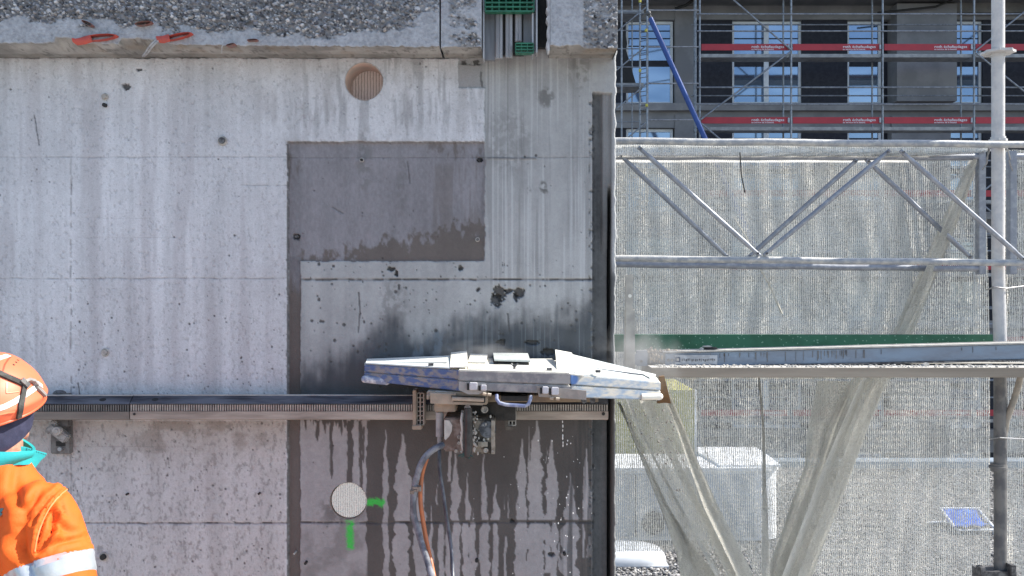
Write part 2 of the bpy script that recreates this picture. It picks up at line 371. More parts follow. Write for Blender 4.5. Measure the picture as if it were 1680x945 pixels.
def pits(C, h, xs, ys, n, rng, x0, x1, y0, y1, r0=.7, r1=2.2, col=.05, k=.85):
    for _ in range(n):
        cx = rng.uniform(x0, x1); cy = rng.uniform(y0, y1); r = r0+(r1-r0)*rng.random()**3.5; e = rng.uniform(.6, 1.1)
        i0, i1 = np.searchsorted(xs, [cx-r-2, cx+r+2]); j0, j1 = np.searchsorted(ys, [cy-r-2, cy+r+2])
        if i1 <= i0 or j1 <= j0: continue
        X, Y = np.meshgrid(xs[i0:i1], ys[j0:j1]); m = np.clip(r+.9-np.hypot((X-cx)/e, Y-cy), 0, 1)*k
        C[j0:j1, i0:i1, :3] = C[j0:j1, i0:i1, :3]*(1-m[..., None])+col*m[..., None]; h[j0:j1, i0:i1] -= .003*m

def cut_hole(X, Y, Z, hole, cell):
    cx, cy, r = hole; d = np.hypot(X-cx, Y-cy); near = np.abs(d-r) < cell*.75
    X = np.where(near, cx+(X-cx)*r/np.maximum(d, .01), X); Y = np.where(near, cy+(Y-cy)*r/np.maximum(d, .01), Y)
    return X, Y

STEP = 1.5
xs = np.concatenate([np.linspace(-900, -10, 46), np.arange(-8, 1010.5, STEP), [1011.2]])
ys = np.concatenate([np.linspace(-480, -8, 30), np.arange(-6, 952, STEP), np.linspace(955, 1384, 40)])
X, Y = np.meshgrid(xs, ys)
C, h, _ = wall_fields(X, Y)
rg = np.random.default_rng(3)
pits(C, h, xs, ys, 230, rg, 0, 970, 100, 940, .3, 1.7)
pits(C, h, xs, ys, 170, rg, 120, 470, 690, 940, .3, 1.8)
pits(C, h, xs, ys, 140, rg, 120, 470, 480, 650, .3, 1.6)
pits(C, h, xs, ys, 160, rg, 500, 960, 430, 600, .6, 2.8)
# sprayed green marks beside and under the lower hole
for (x0, x1, y0, y1) in ((601, 630, 820, 829), (570, 579, 853, 901)):
    dx = np.maximum(np.maximum(x0+3-X, X-x1+3), 0); dy = np.maximum(np.maximum(y0+3-Y, Y-y1+3), 0)
    m = sm(1.15-np.hypot(dx, dy)/6.5+(fbm(X/2.5, Y/2.5, 3, 50)-.5)*1.3)*.86*sm((fbm(X/9, Y/9, 3, 56)-.22)*5)*(.75+.5*(fbm(X/2, Y/2, 2, 55))); lay(C, (.03, .52, .06), m)
for H in (H1, H2):
    d = np.hypot(X-H[0], Y-H[1])-H[2]; lay(C, (.24, .23, .225), sm(1.2-np.abs(d)/1.2)*.6)
# ragged right arris, outermost columns coloured paler for the light on the edge
rag = (fbm(ys/9, ys*0, 4, 51)-.5)*5+(fbm(ys/60, ys*0, 2, 52)-.5)*3
X[:, -4:] += rag[:, None]*np.array([.2, .5, .8, 1.0]); X[:, -4:] -= (ys > 152)[:, None]*np.array([0, .3, .6, 1])
h[:, -1] -= .006; C[:, -2:, :3] = C[:, -2:, :3]*.4+.27*(.6+.4*(ys < 600))[:, None, None]
for H in (H1, H2): X, Y = cut_hole(X, Y, None, H, STEP)
W = np.stack([wx(X), -h, wz(Y)], -1)
cxm = (X[:-1, :-1]+X[1:, 1:])/2; cym = (Y[:-1, :-1]+Y[1:, 1:])/2
keep = np.ones(cxm.shape, bool)
for H in (H1, H2): keep &= np.hypot(cxm-H[0], cym-H[1]) > H[2]-.35
wall = empty('concrete_wall', (wx(300), 0, 0), 'weathered grey concrete wall under renovation with brown patch, drips and two round holes', 'wall')
link('wall_face', grid_mesh('wall_face', W, C, keep), WC, wall)
# back of the wall, its end and its top
T = .17
con = M('raw_concrete', (.40, .40, .40), (.33, .33, .33), 9, .9, bump=.4)
xb = np.unique(np.concatenate([[-900, 200, 800, 1011.5], np.arange(530, 640, 3.)])); yb = np.unique(np.concatenate([[-480, 300, 1384], np.arange(95, 175, 3.), np.arange(785, 860, 3.)]))
X2, Y2 = np.meshgrid(xb, yb)
for H in (H1, H2): X2, Y2 = cut_hole(X2, Y2, None, H, 3.0)
kb = np.ones((len(yb)-1, len(xb)-1), bool); a = (X2[:-1, :-1]+X2[1:, 1:])/2; b_ = (Y2[:-1, :-1]+Y2[1:, 1:])/2
for H in (H1, H2): kb &= np.hypot(a-H[0], b_-H[1]) > H[2]-.6
Wb = np.stack([wx(X2), X2*0+T, wz(Y2)], -1); Cb = np.ones(X2.shape+(4,))*.38; Cb[..., 3] = 0
link('wall_back', grid_mesh('wall_back', Wb, Cb, kb), WC, wall)
n = len(ys); e0 = W[:, -1, :]; e1 = e0.copy(); e1[:, 1] = T
ring = np.stack([e0, e0*.5+e1*.5, e1], 1); Ce = np.ones((n, 3, 4)); Ce[..., :3] = .42; Ce[..., 3] = 0
link('wall_end', grid_mesh('wall_end', ring, Ce), WC, wall)
mb = MB(); mb.bb((wx(-900), 0, wz(-480)), (wx(1011), T, wz(-480)+.01)); mb.build('wall_top', con, wall)
liner = M('glow_tinted_concrete', (.66, .50, .43), (.55, .46, .41), 25, .85, bump=.3)  # lining colour lightened to carry the pinkish glow from the sunlit net
for H in (H1, H2):
    mb = MB(); rr = (H[2]-.2)/PPM; cx, cz = wx(H[0]), wz(H[1]); n = 72
    rings = [[(cx+rr*math.cos(2*math.pi*k/n), y, cz+rr*math.sin(2*math.pi*k/n)) for k in range(n)] for y in (-.0085 if H is H1 else .0015, .06, .12, T)]
    mb.loft(rings, cap=False); mb.build('core_hole_lining', liner, wall, smooth=True)

# anchors and plugs in the wall
steel_d = M('grimy_steel', (.16, .16, .165), (.06, .06, .065), 60, .55, .5, bump=.5)
galv = M('galvanised_steel', (.42, .44, .47), (.30, .32, .35), 40, .45, .55, bump=.25, dust=(.48, .46, .43), dlo=.55)
cem = M('cement_smear', (.46, .44, .41), (.34, .32, .30), 60, .9, bump=.6)
black = M('black_void_rubber', (.012, .012, .013), (.02, .02, .02), 30, .7)
def plug(px, py, r, mat, ring=None, out=.012):
    p = P(px, py, -.009); mb = MB()
    mb.tube([p+Vector((0, .02, 0)), p-Vector((0, out, 0))], r/PPM, 14)
    o = mb.build('anchor_plug', mat, wall, smooth=True)
    if ring:
        mb = MB(); m = 20; R = ring/PPM; q = R*.28
        mb.loft([[(p.x+(R+q*math.cos(t))*math.cos(2*math.pi*k/m), p.y-.001+q*math.sin(t), p.z+(R+q*math.cos(t))*math.sin(2*math.pi*k/m)) for k in range(m)] for t in [2*math.pi*i/8 for i in range(9)]], cap=False)
        mb.build('plug_ring', cem, o, smooth=True)
plug(172.5, 159, 3.8, cem, 4.5); plug(173, 173, 3.3, black); plug(365, 231, 5, steel_d, 6.2); plug(593.5, 262.5, 1.8, black, 3)
plug(783.5, 393, 1.5, steel_d, 3); plug(173, 578, 4, cem, 5.5); plug(170.5, 913, 4.5, black, 6.0); plug(786, 262, 2.5, black); plug(487, 388, 2, steel_d)
plug(502, 923, 2.2, black); plug(210, 810, 1.8, black); plug(426, 809, 1.8, black); plug(782, 919, 2.5, black); plug(926, 908, 2.5, black); plug(484, 907, 1.6, cem)

# ------------------------------------------------------------------ projecting slab edge above, hammered to exposed aggregate
def slab_edge(px0, px1, bot, rough_fn, seed, parent, name, yf=-.15, nst=7500):
    k = F/(yf-CAMY); st = 1.25
    x = np.concatenate([np.arange(px0, px1, st), [px1]])
    if px0 < -5: x = np.concatenate([np.linspace(-900, px0, 30)[:-1], x])
    y = np.concatenate([np.linspace(-400, -8, 24), np.arange(-6, 76, st)])
    rng = np.random.default_rng(seed); X, Y0 = np.meshgrid(x, y); fr = np.clip((Y0-40)/36, 0, 1)
    bt = bot(x)+(fbm(x/7, x*0+seed, 4, seed)-.5)*5
    Y = Y0+fr*(bt[None, :]-75.)
    C = np.ones(X.shape+(4,), np.float32); C[..., 3] = 0; h = np.zeros_like(X)
    n2 = fbm(X/20, Y/20, 4, seed+1); n3 = fbm(X/4, Y/4, 3, seed+2)
    rf = rough_fn(X, Y, fbm(X/26, Y/14, 4, seed+4))
    v = .36*(1+.45*(n2-.5)+.5*(n3-.5)); C[..., :3] = np.stack([v*.96, v, v*1.08], -1)
    vd = .19*(1+.7*(n2-.5)+.5*(n3-.5)); lay(C, np.stack([vd, vd, vd*1.04], -1), rf)
    h -= .006*rf; h += .006*(n3-.5)*rf+.002*(n3-.5)
    pal = [(.42, .43, .46), (.30, .31, .34), (.20, .21, .24), (.55, .56, .58), (.12, .125, .14), (.25, .24, .24), (.36, .35, .34), (.15, .15, .17), (.07, .072, .08)]
    w = len(x)
    for s in range(nst):
        cx = rng.uniform(max(px0, -8), px1); cy = rng.uniform(-8, 74); a = 1.0+3.0*rng.random()**2.8; b = a*rng.uniform(.45, .85); th = rng.uniform(-.7, .7)
        i0, i1 = np.searchsorted(x, [cx-a, cx+a]); j0, j1 = np.searchsorted(y, [cy-a, cy+a])
        if i1 <= i0 or j1 <= j0: continue
        XX, YY = np.meshgrid(x[i0:i1], y[j0:j1]); u = (XX-cx)*math.cos(th)+(YY-cy)*math.sin(th); v_ = -(XX-cx)*math.sin(th)+(YY-cy)*math.cos(th)
        d = (u/a)**2+(v_/b)**2; m = np.clip((1-d)*3, 0, 1)*np.clip(rf[j0:j1, i0:i1]*1.3+.12, 0, 1)
        c = np.array(pal[rng.integers(len(pal))])*rng.uniform(.75, 1.15)
        C[j0:j1, i0:i1, :3] = C[j0:j1, i0:i1, :3]*(1-m[..., None])+c*m[..., None]
        h[j0:j1, i0:i1] = np.maximum(h[j0:j1, i0:i1], m*(.0008+.0026*a*np.sqrt(np.maximum(1-d, 0)))-.004)
        if rng.random() < .25: h[j0:j1, i0:i1] -= m*.006; C[j0:j1, i0:i1, :3] *= (1-.6*m[..., None])
    G = np.stack([(X-CX)/k, yf-h, CAMZ+(CY-Y)/k], -1)
    # underside running back to the wall
    last = G[-1]; nu = 14; U = np.repeat(last[None], nu, 0).copy(); t = np.linspace(.04, 1, nu)[:, None]
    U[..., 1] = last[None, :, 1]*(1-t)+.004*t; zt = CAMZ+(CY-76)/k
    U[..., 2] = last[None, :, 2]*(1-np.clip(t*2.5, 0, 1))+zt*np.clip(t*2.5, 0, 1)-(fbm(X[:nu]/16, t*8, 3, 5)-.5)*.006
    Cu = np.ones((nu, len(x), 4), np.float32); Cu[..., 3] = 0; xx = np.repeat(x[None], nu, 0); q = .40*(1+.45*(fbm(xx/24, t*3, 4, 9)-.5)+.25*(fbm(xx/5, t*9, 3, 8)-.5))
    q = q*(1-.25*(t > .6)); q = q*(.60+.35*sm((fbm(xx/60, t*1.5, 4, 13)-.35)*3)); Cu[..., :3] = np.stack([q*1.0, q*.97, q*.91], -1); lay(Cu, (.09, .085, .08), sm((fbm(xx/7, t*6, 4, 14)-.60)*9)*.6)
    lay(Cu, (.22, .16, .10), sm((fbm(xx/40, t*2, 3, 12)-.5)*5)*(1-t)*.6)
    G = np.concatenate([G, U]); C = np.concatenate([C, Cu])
    for side in (0, -1):                                     # cheeks
        e = G[:, side:side+1 or None, :].copy() if side == 0 else G[:, -1:, :].copy(); e[..., 1] = .004
        ce = (C[:, :1] if side == 0 else C[:, -1:]).copy()*np.array([.6, .6, .6, 0])
        G = np.concatenate([e, G], 1) if side == 0 else np.concatenate([G, e], 1); C = np.concatenate([ce, C], 1) if side == 0 else np.concatenate([C, ce], 1)
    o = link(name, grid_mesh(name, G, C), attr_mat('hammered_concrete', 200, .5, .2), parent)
    return o
slab = empty('slab_edge', (wx(300), -.15, wz(75)), 'projecting concrete slab edge along the top, hammered rough with pebbles showing', 'slab edge')
bot1 = lambda x: np.interp(x, [-900, 0, 88, 90, 118, 120, 193, 198, 240, 256, 262, 300, 420, 720], [71, 70, 69.5, 60, 61, 70.5, 71, 62, 61, 64, 69, 73, 74.5, 76])
def rough1(X, Y, n):
    lim = np.interp(X, [0, 40, 60, 110, 200, 250, 300, 480, 640, 700, 722], [34, 30, 36, 32, 44, 44, 50, 58, 58, 30, 10])
    return sm((lim-Y+(n-.5)*42)/7)*np.interp(X, [0, 600, 722], [1, .9, .45])
slab_edge(-8, 720.5, bot1, rough1, 21, slab, 'edge_block')
def rough2(X, Y, n): return sm((n-.42)*6)*band(X, 738, 783, 10)*.6+sm((n-.45)*8)*band(X, 772, 790, 5)*band(Y, 35, 72, 8)
slab_edge(723.5, 789.5, lambda x: x*0+77, rough2, 22, slab, 'edge_block', nst=500)
def rough3(X, Y, n): return sm((X-955)/5)*sm((n-.30)*6)*.75
slab_edge(903, 1013.5, lambda x: np.interp(x, [903, 915, 950, 958, 1013], [74, 75, 73, 79, 79]), rough3, 23, slab, 'edge_block', nst=700)
# larger pebbles that stand proud
peb = []
for k in range(5):
    mb = MB(); mb.ball((0, 0, 0), 1, 9, 6); me = mb.mesh('pebble')
    for v in me.vertices: v.co *= 1+.22*(random.random()-.5)
    me.shade_smooth(); peb.append(me)
pm = [M('pebble_%s' % nm, c, tuple(q*.7 for q in c), 90, .75, bump=.4) for nm, c in (('pale', (.58, .58, .60)), ('grey', (.36, .37, .40)), ('blue_grey', (.25, .27, .32)), ('dark', (.10, .10, .115)), ('warm', (.42, .38, .35)))]
pms = {}
for k in range(230):
    while True:
        x = random.uniform(0, 715); y = random.uniform(-4, 60)
        if rough1(np.array(x), np.array(y), .5) > .5: break
    key = (random.randrange(5), random.choices(range(5), [4, 4, 3, 2, 2])[0])
    if key not in pms: pms[key] = peb[key[0]].copy(); pms[key].materials.append(pm[key[1]])
    o = bpy.data.objects.new('pebble', pms[key]); COL.objects.link(o); o.parent = slab
    a = random.choice((2.6, 3.0, 3.6, 4.4, 5.8))*random.uniform(.75, 1)/505; p = P(x, y, -.146)-slab.location
    o.location = p; o.scale = (a, a*.55, a*random.uniform(.5, .8)); o.rotation_euler = (0, random.uniform(-.9, .9), random.uniform(-.2, .2))

# cut red conduit ends
redp = M('red_conduit_plastic', (.52, .075, .045), (.36, .06, .045), 30, .45, bump=.3, dust=(.42, .36, .34), dlo=.8)
dred = M('dusty_red_plastic', (.24, .10, .085), (.20, .15, .14), 60, .8, bump=.4)
def conduit(px, py, L, hgt, ang, m, tail=None, lab=None):
    c = P(px, py, -.165); ca, sa = math.cos(ang), math.sin(ang); mb = MB(); n = 28; R0, R1 = L*.9/2/505, hgt*.72/2/505
    def rg(s, y, q): return [Vector((c.x+(R0*s*math.cos(t)*ca-R1*q*math.sin(t)*sa), y, c.z+(R0*s*math.cos(t)*sa+R1*q*math.sin(t)*ca))) for t in [2*math.pi*i/n for i in range(n)]]
    mb.loft([rg(1.0, c.y+.03, 1.0), rg(1.0, c.y, 1.0), rg(.93, c.y-.004, .9), rg(.84, c.y, .68), rg(.80, c.y+.012, .55), rg(.55, c.y+.028, .2)], cap=True)
    o = mb.build('cut_conduit', m, slab, smooth=True); o['label'] = lab
    if tail:
        mb = MB(); q = [P(*t, -.168) for t in tail]; mb.loft([[p+Vector((0, .004*math.cos(a), 0))+Vector((-.25, 0, 1)).normalized()*(.0125*s_*math.sin(a)) for a in [2*math.pi*i/10 for i in range(10)]] for p, s_ in zip(q, (1.0, 1.0, .95, .6))]); mb.build('conduit_mouth', m, o, smooth=True)
conduit(161, 61, 68, 14, .10, redp, [(150, 63), (138, 67), (126, 69), (119, 66)], 'bright red conduit cut open lengthwise in the slab edge')
conduit(290, 59.5, 56, 12, .22, redp, [(278, 62), (268, 65), (261, 65), (257, 63)], 'red conduit end with grey wires hanging out')
conduit(235, 38, 32, 9, .12, dred, None, 'dull dusty red conduit end higher in the rough face')
conduit(143, 38, 22, 8, -.45, dred, None, 'small cut conduit end above the bright red one')
conduit(414, 65.5, 20, 4, .05, dred, None, 'thin sliver of red conduit at the slab arris')
conduit(378, 73, 16, 4, .25, dred, None, 'short red conduit stub poking from the arris')
gw = M('grey_wire_sheath', (.40, .40, .41), (.28, .28, .29), 60, .6)
for k, dx in enumerate((0, 5)):
    mb = MB(); mb.tube([P(256+dx, 66, -.168), P(250+dx, 71, -.172), P(244+dx*.9, 78, -.165), P(238+dx*.7, 88, -.14), P(234+dx*.5, 92, -.10)], .0032, 8); mb.build('wire', gw, slab, smooth=True)
mb = MB(); mb.tube([P(366, 73, -.16), P(364, 78, -.155), P(364, 87, -.12)], .002, 6); mb.build('wire', gw, slab, smooth=True)

# ------------------------------------------------------------------ rebar connection box between the slab edge blocks
zinc = M('dusty_zinc_sheet', (.30, .31, .33), (.42, .43, .45), 30, .55, .35, bump=.3, stretch=(1, 1, .12), lo=.35, hi=.65)
zdk = M('dull_zinc_sheet', (.15, .16, .18), (.22, .23, .25), 24, .6, .3, bump=.3, stretch=(1, 1, .15))
grn = M('green_plastic', (.012, .10, .055), (.02, .15, .085), 30, .4, bump=.2, dust=(.30, .33, .30), dlo=.75)
box = empty('connection_box', P(838, 95, -.10), 'ribbed zinc connection box with green plastic clips let into the slab edge', 'connection box')
yb0 = -.075
mb = MB(); mb.pbox(793, -300, 812, 98, yb0+.01, yb0+.03); mb.build('side_sheet', zdk, box)
mb = MB(); mb.pbox(858.6, -300, 873, 89, yb0+.012, yb0+.03); mb.build('side_sheet', zdk, box)
mb = MB(); mb.pbox(810, -300, 860, 90, yb0+.02, yb0+.04); mb.build('backing_sheet', black, box)
for k, (a, b, bt) in enumerate(((812.5, 825.5, 97), (828.5, 841.5, 96), (844.5, 856.5, 70))):
    p = [P(a, 0, yb0), P(a+1.5, 0, yb0-.014), P((a+b)/2-2, 0, yb0-.018), P((a+b)/2, 0, yb0-.013), P((a+b)/2+2, 0, yb0-.018), P(b-1.5, 0, yb0-.014), P(b, 0, yb0)]
    z0 = P(a, bt, yb0).z; mb = MB()
    mb.prism([Vector((q.x, q.y, z0+k*.001)) for q in p], (0, 0, .8)); mb.build('rib', zinc, box)
for (x, bt) in ((793.5, 96), (874, 90), (880.5, 86)):
    mb = MB(); mb.pbox(x-1.3, -300, x+1.3, bt, yb0-.03, yb0+.03); mb.build('flange', zinc, box)
mb = MB(); mb.pbox(874, -300, 882, 88, yb0+.004, yb0+.02); mb.build('channel', zinc, box)
def clip(x0, y0, x1, y1, ncol, nrow):
    c = P((x0+x1)/2, (y0+y1)/2, yb0-.03); mb = MB()
    for r in range(nrow+1):
        y = y0+(y1-y0)*r/nrow; mb.pbox(x0, y-1.2, x1, y+1.2, yb0-.045, yb0-.018)
    for q in range(ncol+1):
        x = x0+(x1-x0)*q/ncol; mb.pbox(x-1, y0, x+1, y1, yb0-.042, yb0-.020)
    mb.pbox(x0+1, y0+1, x1-1, y1-1, yb0-.022, yb0-.016)
    mb.build('green_clip', grn, box)
clip(796, -3, 876, 18, 7, 3); clip(846, 71, 875, 86, 3, 3)
mb = MB(); mb.pbox(883, -300, 900, 78, .0, .004); mb.pbox(882, -300, 900, 78, -.03, -.0055); mb.build('gap_shade_sheet', black, box)  # black sheets put the shade of the open gap into colour
mb = MB(); mb.prism([P(x, y, -.135) for x, y in ((897, -8), (899, 10), (896, 14), (900, 24), (896, 30), (900, 38), (897, 50), (899, 62), (896, 72), (899, 84), (902, 82), (903, -8))], (0, .05, 0)); mb.build('mortar_lip', M('white_mortar', (.55, .56, .58), (.42, .43, .45), 60, .9, bump=.6), box)

# ------------------------------------------------------------------ ground, slab, neighbouring roof
gm = M('street_asphalt', (.16, .155, .15), (.11, .11, .11), .6, .95, bump=.2, bscale=8)
mb = MB(); mb.bb((-250, -250, -9.02), (250, 250, -9.0)); tag(mb.build('ground', gm), kind='structure')
sl = M('dusty_slab', (.42, .39, .35), (.34, .32, .29), 2.2, .9, bump=.3, bscale=40)
mb = MB(); mb.bb((-9, -12, -.25), (6, 1.3, 0.0)); tag(mb.build('floor_slab', sl), kind='structure')
mb = MB(); mb.bb((-8.5, -11.5, -9.0), (5.5, 1.0, -.252)); tag(mb.build('lower_storeys', con), kind='structure')

def gravel_mat():
    t = NT('roof_gravel')
    c = t.voro(34, out='Color'); sp = t.n('ShaderNodeSeparateColor'); t.l(c, sp.inputs[0])
    col = t.ramp(sp.outputs[0], [(0, (.07, .07, .07)), (.3, (.17, .165, .16)), (.65, (.27, .26, .245)), (.9, (.42, .40, .37)), (1, (.60, .58, .54))])
    col = t.mix(t.math('MULTIPLY', t.ramp(t.voro(34, 'F1'), [(.45, 0.0), (.75, 1.0)]), .9), col, (.035, .035, .035))
    col = t.mix(t.ramp(t.noise(1.1, 4), [(.35, 0.0), (.7, .35)]), col, (.14, .135, .125))
    t.bump(t.math('SUBTRACT', 1.0, t.voro(34, 'F1')), 1.0, .02)
    return t.set(col, .9)
GR = gravel_mat()
RZ = -.6; RY1 = 9.27
nx, ny = 420, 300
gx = np.linspace(-1.5, 13, nx); gy = np.linspace(1.6, RY1, ny); GX, GY = np.meshgrid(gx, gy)
GZ = RZ+.035*(fbm(GX/.06, GY/.06, 3, 70)-.5)+.05*(fbm(GX/1.2, GY/1.2, 3, 71)-.5)
Cg = np.ones(GX.shape+(4,))
o = link('gravel_roof', grid_mesh('gravel_roof', np.stack([GX, GY, GZ], -1), Cg), GR); tag(o, kind='structure')
mb = MB(); mb.bb((-1.5, 1.6, -9.0), (13, RY1+.02, RZ-.1)); tag(mb.build('roof_body', con), kind='structure')
# loose stones over the sheet
stones = MB(); rs = random.Random(5)
ico = [(0,0,1),(.89,0,.45),(.28,.85,.45),(-.72,.53,.45),(-.72,-.53,.45),(.28,-.85,.45),(.72,.53,-.3),(-.28,.85,-.3),(-.89,0,-.3),(-.28,-.85,-.3),(.72,-.53,-.3)]
icf = [(0,1,2),(0,2,3),(0,3,4),(0,4,5),(0,5,1),(1,6,2),(2,7,3),(3,8,4),(4,9,5),(5,10,1),(6,7,2),(7,8,3),(8,9,4),(9,10,5),(10,6,1)]
for k in range(30000):
    y = 4.3+(RY1-4.35)*rs.random(); D = y-CAMY; x = rs.uniform(.08*D, .62*D); s = rs.uniform(.009, .022); a = rs.uniform(0, 6.3); ca, sa = math.cos(a), math.sin(a); e = rs.uniform(.6, 1); g = rs.uniform(.45, .8)
    z = RZ+rs.uniform(.0, .012)
    stones.add([(x+s*(p[0]*ca-p[1]*e*sa), y+s*(p[0]*sa+p[1]*e*ca), z+s*g*p[2]) for p in ico], icf)
def island(name, stops, rough=.85):
    t = NT(name); c = t.n('ShaderNodeNewGeometry')
    return t.set(t.ramp(c.outputs['Random Per Island'], stops), rough)
o = stones.build('gravel_stones', island('loose_gravel', [(0, (.06, .06, .06)), (.3, (.16, .155, .15)), (.7, (.26, .25, .24)), (.93, (.37, .355, .33)), (1, (.56, .54, .51))])); tag(o, kind='stuff')
zincedge = M('zinc_edge_strip', (.36, .42, .48), (.28, .33, .38), 6, .5, .3)
mb = MB(); mb.bb((-1.5, RY1-.03, RZ-.2), (13, RY1+.25, RZ+.10)); tag(mb.build('roof_edge_strip', zincedge), 'low zinc edge strip along the far side of the gravel roof', 'roof edge')

# rooftop things
white = M('white_enamel', (.86, .87, .87), (.78, .79, .80), 4, .4, bump=.05)
wgrey = M('grey_white_panel', (.50, .53, .56), (.42, .45, .48), 5, .5, bump=.05)
au = empty('ventilation_unit', (1.8, 5.9, RZ), 'big pale rounded ventilation unit on the gravel behind the netting', 'ventilation unit')
yA, yB = 5.68, 6.15; X0, X1 = .75, P(1285, 800, yA).x; zt = P(0, 768, yA).z
def rrect(x0, x1, y0, y1, r, n=8, corners=(1, 1, 1, 1)):
    out = []
    for (cx, cy, a0), on in zip(((x1-r, y0+r, -90), (x1-r, y1-r, 0), (x0+r, y1-r, 90), (x0+r, y0+r, 180)), corners):
        if on: out += [(cx+r*math.cos(math.radians(a0+90*i/n)), cy+r*math.sin(math.radians(a0+90*i/n))) for i in range(n+1)]
        else: out.append((cx+r*math.copysign(1, math.cos(math.radians(a0+45))), cy+r*math.copysign(1, math.sin(math.radians(a0+45)))))
    return out
mb = MB(); mb.prism([Vector((x, y, RZ+.02)) for x, y in rrect(X0, X1, yA, yB+.45, .24)], (0, 0, zt-RZ-.02-.03)); mb.build('casing', white, au, smooth=True)
mb = MB(); mb.bb((X0+.05, yA-.012, RZ+.06), (X1-.28, yA, zt-.06)); mb.build('front_panel', wgrey, au)
mb = MB(); mb.bb((P(1043, 0, yA).x-.006, yA-.02, RZ+.06), (P(1043, 0, yA).x+.006, yA-.012, zt-.06)); mb.build('panel_joint', steel_d, au)
mb = MB(); mb.prism([Vector((x, y, zt-.03)) for x, y in rrect(X0-.02, X1+.01, yA-.02, yB+.1, .24)], (0, 0, .035)); mb.build('top_rim', white, au, smooth=True)
mb = MB(); mb.prism([Vector((x, y, zt+.006)) for x, y in [(P(1182, 0, yA).x, yA+.02), (X1-.02, yA+.02), (X1, yA+.3), (P(1240, 0, 6.7).x, 6.7), (P(1145, 0, 6.7).x, 6.7), (P(1145, 0, 6.4).x, 6.4)]], (0, 0, .02)); mb.build('sloping_hood', white, au)
c = P(1072, 858, yA-.03); mb = MB()
for r in (.035, .06, .085, .11):
    mb.tube([(c.x+r*math.cos(a), c.y, c.z+r*math.sin(a)) for a in [2*math.pi*i/28 for i in range(29)]], .006, 6)
for a in range(8): mb.tube([c, (c.x+.11*math.cos(a*math.pi/4), c.y, c.z+.11*math.sin(a*math.pi/4))], .004, 5)
g = mb.build('fan_grille', steel_d, au); mb = MB(); mb.tube([c+Vector((0, .02, 0)), c+Vector((0, .012, 0))], .11, 28); mb.build('fan_recess', M('fan_dark', (.10, .12, .15), (.07, .08, .10), 12, .6), g)
dm = MB(); c = P(1022, 938, 5.12); rings = []
for i in range(9):
    a = math.pi/2*i/8.5; rings.append([(c.x+.39*math.copysign(abs(math.cos(t))**.7, math.cos(t))*math.cos(a)**.35, c.y+.26*math.copysign(abs(math.sin(t))**.7, math.sin(t))*math.cos(a)**.35, RZ+.02+.115*math.sin(a)) for t in [2*math.pi*k/36 for k in range(36)]])
dm.loft(rings); dome = empty('roof_dome', (c.x, c.y, RZ), 'glossy white domed rooflight low down beside the wall edge', 'rooflight')
dm.build('dome', M('white_acrylic', (.70, .72, .74), (.64, .66, .68), 3, .15, bump=.02), dome, smooth=True)
mb = MB(); mb.bb((c.x-.38, c.y-.25, RZ-.02), (c.x+.38, c.y+.25, RZ+.02)); mb.build('dome_kerb', wgrey, dome)
yel = M('olive_render', (.46, .42, .10), (.40, .36, .09), 3, .85, bump=.3, bscale=40)
yw = empty('stair_head', (1.3, 7.2, RZ), 'olive yellow rendered roof box behind the ventilation unit', 'roof box')
mb = MB(); mb.bb((.3, 7.0, RZ), (P(1139, 0, 7.0).x, 8.6, P(0, 640, 7.0).z)); mb.build('rendered_wall', yel, yw)
mb = MB(); mb.bb((P(1139.5, 0, 6.98).x, 6.97, RZ), (P(1143.5, 0, 6.98).x, 7.06, P(0, 640, 6.98).z)); mb.build('corner_strip', white, yw)
# folded deck chair
ch = empty('deck_chair', P(1585, 868, 6.1), 'low blue fabric deck chair with white tube frame on the gravel', 'chair')
blue = M('blue_canvas', (.03, .09, .42), (.05, .16, .56), 14, .8, bump=.4)
rows = []
A, B, Cc, Dd = P(1545, 836, 6.4), P(1606, 836, 6.4), P(1621, 862, 5.9), P(1569, 866, 5.9)
for i in range(9):
    t = i/8; rows.append([A.lerp(Dd, t).lerp(B.lerp(Cc, t), s/8)+Vector((.012*math.sin(i*1.7+s), .02*math.sin(s*1.9), -.05*math.sin(math.pi*t)+.008*math.sin(s*1.7+i*.8))) for s in range(9)])
mb = MB(); vs = [v for r in rows for v in r]; mb.add(vs, [(i*9+k, i*9+k+1, i*9+k+10, i*9+k+9) for i in range(8) for k in range(8)])
o = mb.build('canvas', blue, ch, smooth=True); md = o.modifiers.new('s', 'SOLIDIFY'); md.thickness = .012
def rail(p, r=.011, name='frame_tube', m=white, par=ch): mb = MB(); mb.tube(p, r, 8); return mb.build(name, m, par, smooth=True)
rail([P(1520, 857, 6.2), P(1558, 856, 6.2)]); rail([P(1573, 870, 5.9), P(1634, 869, 5.9)]); rail([P(1543, 834, 6.4), P(1570, 869, 5.9)]); rail([P(1604, 834, 6.4), P(1634, 869, 5.9)])
rail([P(1556, 856, 6.2), P(1573, 870, 5.9)]); rail([P(1543, 834, 6.4), P(1607, 834, 6.4)])
for q in ((1545, 838, 6.4), (1604, 838, 6.4), (1573, 868, 5.95), (1630, 868, 5.95)):
    p = P(*q); rail([p, Vector((p.x, p.y, RZ+.005))], name='leg')
mb = MB(); c = P(1370, 869, 5.2); mb.tube([(c.x+.047*math.cos(a), c.y+.02*math.sin(a), c.z+.058*math.sin(a)+.0) for a in [2*math.pi*k/30 for k in range(31)]], .0035, 6)
o = mb.build('wire_loop', white); tag(o, 'thin white loop of wire standing on the gravel', 'wire')
lw = M('pale_slurry', (.50, .48, .44), (.40, .38, .35), 30, .9, bump=.4)

